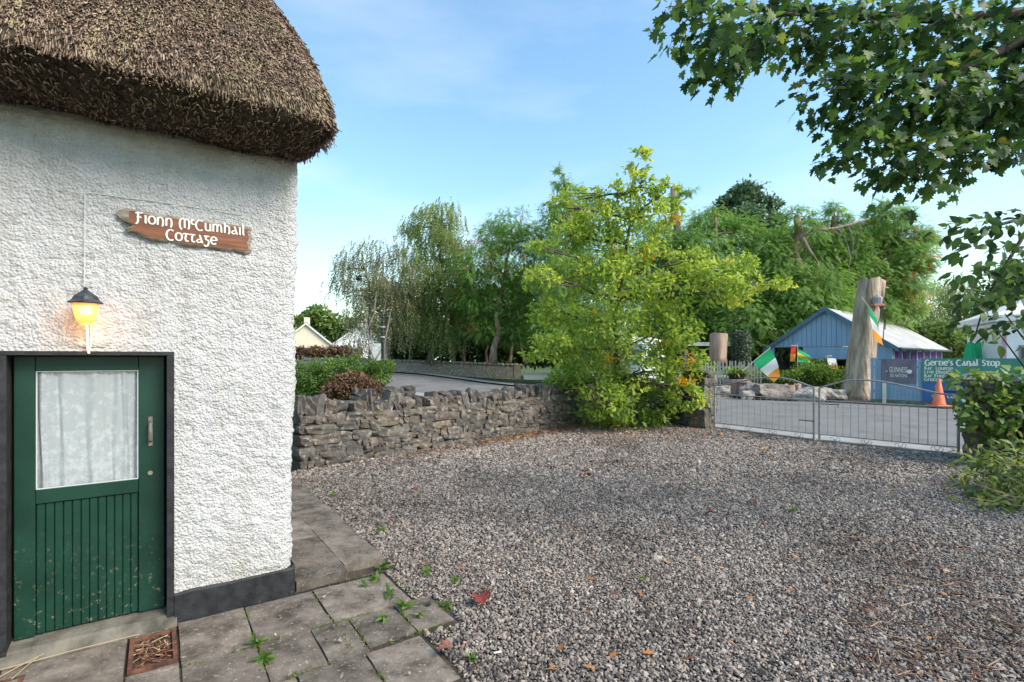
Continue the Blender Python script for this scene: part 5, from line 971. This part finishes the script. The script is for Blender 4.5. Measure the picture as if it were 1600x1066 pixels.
flag('green_gold_flag', 'green and gold flag in front of the shed opening', [(1246,580),(1246,536)], lambda u, v: (1246+(20*v)*(1)+0*u, 543+18*v*.75+(u)*(22-8*v)), [FG,FY,FG], 27.0)
flag('red_banner', 'narrow red and orange banner left of the green and gold flag', [(1236,540),(1245,540)], lambda u, v: (1236+8*v-1.5*u, 541+24*u), [FR,FO], 27.2)
# shelter, kiosk, parasols, white building
e = empty('open_shelter', P(1110,566,31)); tag(e, 'dark open shelter with pale roof edge behind the picket fence', 'shelter'); hz_ = P(1110,540,31).z-e.location.z
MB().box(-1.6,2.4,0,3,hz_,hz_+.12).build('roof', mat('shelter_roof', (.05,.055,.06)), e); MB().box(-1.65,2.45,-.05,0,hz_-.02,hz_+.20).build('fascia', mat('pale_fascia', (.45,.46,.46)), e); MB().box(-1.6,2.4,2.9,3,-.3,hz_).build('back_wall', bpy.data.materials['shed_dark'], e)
for x in (-1.5,.4,2.3): MB().box(x-.06,x+.06,.05,.17,-.3,hz_-.021).build('post', M_dblue, e)
e = empty('white_kiosk', P(1020,606,30), R(12)); tag(e, 'white kiosk with a green window behind the oak', 'kiosk'); zk = 2.75-e.location.z
MB().box(-.75,.75,0,1.6,-.1,zk-.2).build('wall', M_white, e); MB().prism([(-.9,zk-.2),(.9,zk-.2),(0,zk+.25)], -.15,1.75).build('roof', M_white, e); MB().box(-.30,.30,-.04,.0,1.3,2.2).build('window', mat('green_window', (.04,.16,.12)), e); MB().box(-.25,.25,-.045,-.041,1.35,1.72).build('pane', M_pane, e); MB().box(-.25,.25,-.045,-.041,1.78,2.15).build('pane', M_pane, e)
M_para = cloth('parasol_green', (.05,.60,.28))
for k, (px, yy) in enumerate(((1516,25.2),(1530,25.6),(1541,26))):
    e = empty('closed_parasol', P(px,600,yy)); e.location.z = 0; tag(e, ('leftmost closed green parasol behind the pub fence','middle closed green parasol behind the pub fence','rightmost closed green parasol behind the pub fence')[k], 'parasol', 'closed green parasols'); ht = P(px,534,yy).z
    MB().tube([(0,0,0),(0,0,ht)], .03, 6).build('pole', M_white, e); MB().lathe([(.36,ht-1.6),(.34,ht-1.5),(.24,ht-.7),(.14,ht-.10),(.10,ht-.06),(.02,ht)], (0,0,0), 36, lambda q, z: 1+.14*math.cos(9*q)).build('canopy', M_para, e, smooth=True)
wb = P(1566,575,23); e = empty('white_building', (wb.x, wb.y, 0), R(-28)); tag(e, 'white building with dark window at the right edge', 'building'); hz_ = P(1566,503,23).z
MB().box(0,6,0,5,-.1,hz_).build('wall', M_white, e); MB().add([(-.35,-.35,hz_+.02),(6.3,-.35,hz_+.02),(6.3,5.3,hz_+.02),(-.35,5.3,hz_+.02),(-.35,-.35,hz_+.30),(6.3,-.35,hz_+.30),(6.3,5.3,hz_+.30),(-.35,5.3,hz_+.30),(2.6,2.4,hz_+1.7),(3.6,2.4,hz_+1.7)], [(0,1,2,3),(0,1,5,4),(1,2,6,5),(2,3,7,6),(3,0,4,7),(4,5,9,8),(5,6,9),(6,7,8,9),(7,4,8)]).build('roof', mat('white_fascia', (.72,.72,.72)), e)
f = MB().box(.55,1.9,-.05,.0,.7,2.3).build('window', mat('grey_frame', (.25,.25,.27)), e); MB().box(.62,1.20,-.06,-.051,.78,2.2).build('pane', M_pane, f); MB().box(1.25,1.83,-.06,-.051,.78,2.2).build('pane', M_pane, f); MB().box(.0,.14,-.03,.0,0,hz_-.01).build('corner_trim', mat('pink_trim', (.55,.30,.40)), e)
tree('conifer_tree', 'slim dark conifer tip beyond the white building', P(1590,560,50), 50, [(1590,430,6,14),(1590,455,9,16),(1590,485,12,18)], 'frond', 0.46, 126, 15, L_cyp, M_bark, .15, (1590,425), group='trees beyond the pub')
# earth verge under the rock row
vp = [G(1098,616),G(1180,624),G(1330,629),G(1362,631),G(1362,622),P(1330,575,27),P(1100,580,29)]; vp = [(p.x,p.y,.02) for p in vp]
tag(link('earth_verge', MB().add(vp, [tuple(range(len(vp)))]).mesh('earth_verge'), M_soil), 'earth verge under the boulders and flower bed', None, None, 'structure')
tag(link('yard_paving', MB().add([(9,27,.03),(19,24.5,.03),(22,15,.03),(40,15,.03),(45,50,.03),(9,50,.03)], [(0,1,2,3,4,5)]).mesh('yard_paving'), M_conc), 'paved pub yard', None, None, 'structure')

# ------------------------------------------------------------------ right edge: ivy, shrubs, overhanging tree
def leaf_objs(parent, kind, pos, out, size, stops, n_single, name='leaf', trans=.35, tint='a', droop=-.35):
    """the nearest leaves as objects sharing a few meshes, the rest joined"""
    pr = {'ivy':IVY,'maple':MAPLE,'oak':OAK,'lance':LANCE,'oval':OVAL}[kind]; n = len(pos)
    ax = norm(out*.7+RNG.normal(0,.45,(n,3))+np.array([0,0,droop])); nr = norm(np.array([0,-.35,.7])+out*.5+RNG.normal(0,.42,(n,3))); s = size*RNG.uniform(.7,1.25,n); Mx = frames(ax, nr, s, s, s)
    base = np.array(parent.location); wp = pos; px = 800+F*wp[:,0]/wp[:,1]; py = HOR-F*(wp[:,2]-EYE)/wp[:,1]; infr = (px > -10) & (px < 1600) & (py > -10) & (py < 1066); dist = np.linalg.norm(wp-np.array([0,0,EYE]), axis=1)+np.where(infr, 0, 100); order = np.argsort(dist); single = order[:n_single]; rest = order[n_single:]
    mo = obj_leaf_mat(name+'_'+tint, stops, trans); protos = []
    for k in range(3):
        V = [(x+.04*math.sin(k*2+y*4), y, z*(1+.5*k)-.05*k*math.sin(y*3)) for x, y, z in pr[0]]; me = np_mesh(name, V, pr[1]); me.materials.append(mo); protos.append(me)
    for i in single:
        o = bpy.data.objects.new(name, protos[i%3]); COL.objects.link(o); o.parent = parent; o.matrix_local = Matrix([[*Mx[i][r_], wp[i][r_]-base[r_]] for r_ in range(3)]+[[0,0,0,1]])
    if len(rest):
        V, T, a = inst(pr[0], pr[1], Mx[rest], pos[rest]-base, RNG.uniform(0,1,len(rest))); o = link('foliage', np_mesh('foliage', V, T, a), leaf_mat(name+'_mass_'+tint, stops, trans), parent); o['kind'] = 'stuff'
def lobe_points(lobes, Y, per_area, dy, shell=.2, size_px=20):
    pos = []; out = []
    for l in lobes:
        px, py, rx, ry = l[:4]; Yl = l[4] if len(l) > 4 else Y; c = np.array(P(px, py, Yl)); k = Yl/F; n = int(per_area*rx*ry/100); u = norm(RNG.normal(0,1,(n,3))); r_ = RNG.uniform(shell,1,n)[:,None]**.5
        pos.append(c+u*r_*np.array([rx*k, dy, ry*k])); out.append(u)
    return np.concatenate(pos), np.concatenate(out)
# ivy over the right pillar and wall
iv = empty('ivy', GR+gd*.5); tag(iv, 'glossy ivy mass covering the right gate pillar and wall', 'ivy')
pos, out = lobe_points([(1530,600,34,20,8.7),(1560,605,40,26,8.6),(1590,600,34,26,8.5),(1530,640,30,28,8.45),(1565,645,40,32,8.35),(1595,640,30,36,8.3),(1545,672,26,18,8.35),(1580,680,34,22,8.2),(1515,588,18,12,8.8),(1625,640,40,60,8.3)], 8.6, 11, .42, .45)
leaf_objs(iv, 'ivy', pos, norm(out+np.array([-.2,-.7,.1])), .115, [(0,(.045,.10,.018)),(.5,(.12,.21,.035)),(.85,(.22,.31,.06)),(.97,(.33,.36,.08)),(1,(.36,.25,.06))], 300, 'ivy_leaf')
tb = MB()
for k in range(14): tb.tube([p-iv.location for p in wobble(GR+gd*random.uniform(.2,1.6)+Vector((0,-.25,0)), P(random.uniform(1520,1600), random.uniform(590,660), 8.5), 5, .1)], .012, 5)
tb.build('stems', M_bark, iv)
# leafy shrub at the right edge of the yard
sb = empty('border_shrub', (6.2,6.0,0)); tag(sb, 'loose leafy shrub spreading over the gravel at the right edge', 'shrub')
pos, out = lobe_points([(1590,720,40,26,6.9),(1560,735,30,18,6.8),(1595,765,34,26,6.4),(1560,775,36,18,6.3),(1530,745,22,10,6.6),(1590,815,30,24,5.9),(1555,815,34,18,5.8),(1600,850,24,18,5.6),(1570,845,24,12,5.5),(1520,800,20,8,6.0),(1640,780,50,70,6.2),(1535,715,26,14,7.0),(1515,765,16,9,6.4),(1545,795,30,14,6.0),(1580,785,30,24,6.1),(1575,875,24,10,5.3)], 6.3, 17, .40, .1)
leaf_objs(sb, 'lance', pos, norm(out+np.array([-.35,-.3,.1])), .125, [(0,(.04,.075,.015)),(.5,(.12,.19,.035)),(.88,(.24,.29,.055)),(1,(.34,.30,.07))], 300, 'shrub_leaf')
tb = MB()
for k in range(40):
    q = P(random.uniform(1510,1640), random.uniform(705,860), random.uniform(5.6,6.9)); tb.tube([p-sb.location for p in wobble(Vector((6.2+random.uniform(-.5,.6),6.1+random.uniform(-.6,.5),0)), q, 4, .10)], [.010,.009,.007,.005,.003], 5)
tb.build('stems', mat('shrub_stems', (.16,.11,.07), (.30,.24,.15), 10), sb)
# overhanging tree, trunk to the right of the frame
ot = empty('overhanging_tree', (7.6,5.0,0)); tag(ot, 'large lobed-leaf tree overhanging the yard from the upper right', 'tree'); ob = Vector(ot.location); tb = MB()
tb.tube([(0,0,-.1),(-.05,.05,1.5),(-.15,0,3.0),(-.1,.1,4.6),(.1,.1,6.5)], [.34,.27,.24,.18,.10], 12)
def br(l, r0, r1, Y0, Y1): 
    n = len(l); tb.tube([P(a, c, Y0+(Y1-Y0)*i/(n-1))-ob for i, (a, c) in enumerate(l)], [r0+(r1-r0)*i/(n-1) for i in range(n)], 7)
tb.tube([Vector((7.5,5.0,3.2))-ob, P(1700,40,4.9)-ob, P(1600,20,4.7)-ob], [.12,.08,.06], 8); tb.tube([Vector((7.5,5.0,2.8))-ob, P(1720,150,4.8)-ob, P(1600,62,4.5)-ob], [.10,.06,.045], 8); tb.tube([Vector((7.5,5.0,2.4))-ob, P(1740,330,5.2)-ob, P(1620,335,4.9)-ob], [.09,.05,.03], 8)
br([(1600,20),(1480,30),(1360,25),(1270,20),(1190,14),(1150,5)], .05, .018, 4.7, 4.2); br([(1270,20),(1200,25),(1150,60),(1100,70)], .02, .006, 4.4, 4.1); br([(1600,62),(1500,110),(1420,170),(1370,230)], .04, .01, 4.5, 4.5); br([(1500,110),(1400,110),(1310,150)], .025, .007, 4.5, 4.4); br([(1600,150),(1520,200),(1450,270)], .03, .008, 4.6, 4.6); br([(1620,335),(1560,352),(1500,372)], .022, .006, 4.9, 4.7); br([(1620,335),(1580,400),(1540,470),(1525,520)], .02, .005, 4.8, 4.6); br([(1640,400),(1600,440),(1560,430),(1530,420)], .012, .004, 4.8, 4.6); br([(1640,560),(1600,530),(1570,490)], .012, .004, 4.6, 4.5); br([(1620,600),(1590,560),(1560,520)], .010, .004, 4.5, 4.4)
for (px, py, rx, ry, Yl) in [(1055,18,30,18,4.2),(1105,45,42,34,4.2),(1150,85,42,26,4.2),(1185,40,42,34,4.3),(1250,50,50,36,4.4),(1330,50,60,46,4.5),(1430,50,70,50,4.6),(1300,140,32,34,4.4),(1355,160,50,50,4.5),(1450,160,70,60,4.6),(1550,160,60,60,4.7),(1335,225,32,26,4.4),(1405,250,46,36,4.5),(1485,250,54,34,4.6)]:
    a0 = P(px+rx*.9, py-ry*.5, Yl)
    for q in range(5): tb.tube([p-ob for p in wobble(a0, P(px+random.uniform(-1,.6)*rx, py+random.uniform(-.6,1)*ry, Yl+random.uniform(-.3,.3)), 4, .08)], [.008,.006,.005,.004,.002], 4, False)
tb.build('trunk', mat('dark_bark', (.03,.025,.02), (.07,.06,.05), 9, .9, .9, 22, .03), ot, smooth=True)
ol = [(1055,18,30,18,4.2),(1105,45,42,34,4.2),(1150,85,42,26,4.2),(1110,98,26,16,4.1),(1185,40,42,34,4.3),(1250,50,50,36,4.4),(1330,50,60,46,4.5),(1430,50,70,50,4.6),(1540,50,70,50,4.7),(1300,140,32,34,4.4),(1355,160,50,50,4.5),(1450,160,70,60,4.6),(1550,160,60,60,4.7),(1335,225,32,26,4.4),(1405,250,46,36,4.5),(1485,250,54,34,4.6),(1570,235,40,26,4.7),(1450,298,24,12,4.5),(1640,120,60,110,4.7)]
pos, out = lobe_points(ol, 4.5, 9.5, .50, .1); pos = pos+RNG.normal(0,.05,pos.shape)*np.array([1.6,1,1.2])
leaf_objs(ot, 'maple', pos, norm(out+np.array([-.5,-.1,-.15])), .108, [(0,(.022,.055,.016)),(.45,(.055,.118,.032)),(.85,(.10,.185,.045)),(.97,(.16,.25,.055)),(1,(.20,.20,.05))], 300, 'leaf', .5, 'lobed')
o2 = [(1500,362,34,14,4.7),(1555,348,44,22,4.8),(1590,395,24,28,4.8),(1535,388,30,14,4.7),(1520,425,36,18,4.6),(1562,455,32,26,4.7),(1510,465,20,20,4.6),(1588,520,20,26,4.5),(1540,505,24,20,4.5),(1640,440,40,90,4.8)]
pos, out = lobe_points(o2, 4.6, 6.5, .35, .1)
e2 = empty('climbing_branches', (7.4,4.7,0)); tag(e2, 'loose oval-leaved branches hanging at the right edge above the ivy', 'branches'); MB().tube([(0,0,-.1),(.05,0,1.6),(-.3,0,2.6),(-1.5,-.05,3.0)], [.07,.06,.045,.02], 7).build('stem', M_bark, e2)
leaf_objs(e2, 'oval', pos, norm(out+np.array([-.5,-.1,-.1])), .100, [(0,(.03,.06,.022)),(.5,(.065,.125,.038)),(1,(.13,.21,.055))], 200, 'leaf', .5, 'oval')

# ------------------------------------------------------------------ small things: weeds, fallen leaves, moss, litter
L_weed = leaf_mat('weed_leaves', [(0,(.06,.13,.02)),(1,(.16,.27,.05))], .35)
weeds = ((598,887,.05),(590,905,.045),(607,928,.06),(570,915,.04),(632,950,.06),(600,965,.05),(655,962,.035),(712,905,.04),(668,895,.04),(595,830,.05),(520,775,.05),(655,775,.035),(402,1005,.05),(412,1030,.055),(700,945,.05),(735,1030,.045),(585,760,.04),(1240,800,.05),(1005,905,.03),(860,835,.03))
wn = ('beside the corner of the raised slab','just below the raised slab corner','in the paving edge beneath the raised slabs','in the joint left of the raised slab edge','where paving meets gravel','in the mossy paving joint','on the paving tip','in gravel right of the raised slabs','in gravel near the raised slabs','in gravel beside the narrow slabs','by the far end of the slab path','in the gravel near the stone wall','in the joint below the black plinth','lower in the paving joint below the plinth','at the gravel edge left of the red leaf','at the lower paving edge','in gravel beyond the slab path','in gravel under the gate','in open gravel right of the red leaf','in the middle of the gravel')
for (px, py, s_), lab in zip(weeds, wn):
    p = G(px, py, .02 if px < 720 and py > 860 else .005); e = empty('weed', p); tag(e, 'small green weed '+lab, 'weed', 'weeds in the gravel and paving'); n = 16
    u = norm(np.stack([RNG.normal(0,1,n),RNG.normal(0,1,n),RNG.uniform(.2,1.0,n)],1)); V, T, a = mkleaves('lance', u*.008, u, s_*1.3, RNG.uniform(0,1,n)); link('foliage', np_mesh('foliage', V, T, a), L_weed, e)
def curled(name, label, p, s_, m, rz, kind=MAPLE):
    me = np_mesh(name, [(x*s_, y*s_, abs(x)*s_*.55+.25*s_*math.sin(y*3)+.012) for x, y, z in kind[0]], kind[1]); o = link(name, me, m, None, p, (random.uniform(-.15,.15),random.uniform(-.15,.15),rz)); tag(o, label, 'fallen leaf', 'fallen leaves on the gravel')
M_red = mat('red_leaf', (.13,.018,.012), (.22,.04,.028), 30, .5); M_rl = mat('rust_leaf', (.38,.14,.04), (.5,.2,.06), 30, .6); M_bl = mat('brown_leaf', (.12,.04,.03), (.2,.08,.05), 30, .6)
curled('fallen_leaf', 'large crimson fallen leaf on the gravel near the paving', G(757,950,.01), .16, M_red, .3); curled('fallen_leaf', 'dark red fallen leaf on the paving edge', G(708,1018,.015), .10, M_bl, 2); curled('fallen_leaf', 'small red fallen leaf on the gravel below the stone wall', G(650,770,.01), .10, M_red, 1); curled('fallen_leaf', 'reddish fallen leaf in the middle of the gravel', G(921,746,.01), .14, M_red, 2.2); curled('fallen_leaf', 'dark red leaf right of centre on the gravel', G(1118,806,.01), .10, M_red, 1.2); curled('fallen_leaf', 'dark leaf further right on the gravel', G(1178,790,.01), .10, M_bl, .2); curled('fallen_leaf', 'orange leaf on the gravel beneath the gate', G(1130,683,.01), .14, M_rl, .9); curled('fallen_leaf', 'pale orange leaf on the gravel before the gate', G(1205,703,.01), .14, M_rl, 1.9)
o = link('cigarette_end', MB().tube([(0,0,.01),(.045,.01,.012)], .0045, 8).mesh('cigarette_end'), M_white, None, G(772,1023,.008)); tag(o, 'white cigarette end on the gravel near the paving', 'litter')
# orange leaf litter below the oak and along the wall foot
pos = []
for k in range(2600):
    f = RNG.beta(3,1.2); p = WA.lerp(WB, min(.97,f))+Vector((.62,-.55,0))*abs(RNG.normal(0,.28))+Vector((.10,-.10,0)); pos.append((p.x+RNG.normal(0,.1), p.y+RNG.normal(0,.1), .014+RNG.uniform(0,.01)))
for k in range(900): p = G(RNG.normal(985,75), 668+abs(RNG.normal(0,13))); pos.append((p.x,p.y,.014+RNG.uniform(0,.01)))
for k in range(110): p = G(RNG.uniform(600,1500), RNG.uniform(690,1060)); pos.append((p.x,p.y,.013))
pos = np.array(pos); pos = pos[[in_yard(a, c) and not paved(*wl((a,c))) for a, c, _ in pos]]; n = len(pos)
V, T, a = inst(OAK[0], OAK[1], frames(norm(np.stack([RNG.normal(0,1,n),RNG.normal(0,1,n),RNG.normal(0,.15,n)],1)), norm(np.stack([RNG.normal(0,.3,n),RNG.normal(0,.3,n),np.ones(n)],1)), *(RNG.uniform(.04,.085,n),)*3), pos, RNG.uniform(0,1,n))
tag(link('leaf_litter', np_mesh('leaf_litter', V, T, a), leaf_mat('litter', [(0,(.07,.03,.018)),(.5,(.20,.08,.03)),(.85,(.36,.16,.05)),(1,(.45,.30,.12))], .1)), 'scattered orange and brown oak leaves below the wall and oak', 'leaf litter', None, 'stuff')
# brown twiggy litter on the shaded gravel at lower right
n = 420; pos = np.array([np.array(G(RNG.uniform(1330,1640), RNG.uniform(845,1066))) for _ in range(n)])+np.array([0,0,.016]); ax = norm(np.stack([RNG.normal(0,1,n),RNG.normal(0,1,n),RNG.normal(0,.1,n)],1)); ln = RNG.uniform(.03,.16,n)
V, T, a = inst(bxV, bxT, frames(ax, np.tile([0,0,1.0],(n,1)), RNG.uniform(.0015,.004,n), ln, RNG.uniform(.0015,.003,n)), pos, RNG.uniform(0,1,n)); tag(link('twig_litter', np_mesh('twig_litter', V, T, a), leaf_mat('twig_brown', [(0,(.07,.03,.02)),(.6,(.18,.085,.045)),(1,(.36,.26,.16))], .05)), 'brown twigs and needles strewn on the shaded gravel', 'twig litter', None, 'stuff')
# moss in the paving joints
pos = []
for (s0, o0, s1, o1) in ((1.19,.1,1.19,1.05),(1.646,.1,1.646,1.1),(.8,.6,2.3,.6),(1.2,1.05,2.3,1.03),(2.06,.6,2.06,1.05),(1.74,.6,1.74,1.05),(1.7,1.05,1.7,1.58),(2.2,.05,2.34,.9),(2.3,1.0,2.05,1.55),(1.32,1.05,1.32,1.58),(1.6,-.01,2.25,.02)):
    for k in range(int(300*math.hypot(s1-s0,o1-o0))):
        f = random.random(); 
        if mnoise.noise(Vector((s0+(s1-s0)*f, o0+(o1-o0)*f, 0))*4) < -.05: continue
        q = W(s0+(s1-s0)*f+random.gauss(0,.009), o0+(o1-o0)*f+random.gauss(0,.009), .004); pos.append(tuple(q))
pos = np.array(pos); n = len(pos); V, T, a = mkleaves('lance', pos, norm(np.stack([RNG.normal(0,.6,n),RNG.normal(0,.6,n),np.ones(n)],1)), .016, RNG.uniform(0,1,n))
tag(link('joint_moss', np_mesh('joint_moss', V, T, a), leaf_mat('moss', [(0,(.05,.08,.012)),(1,(.15,.2,.03))], .2)), 'green moss growing in the paving joints', 'moss', None, 'stuff')
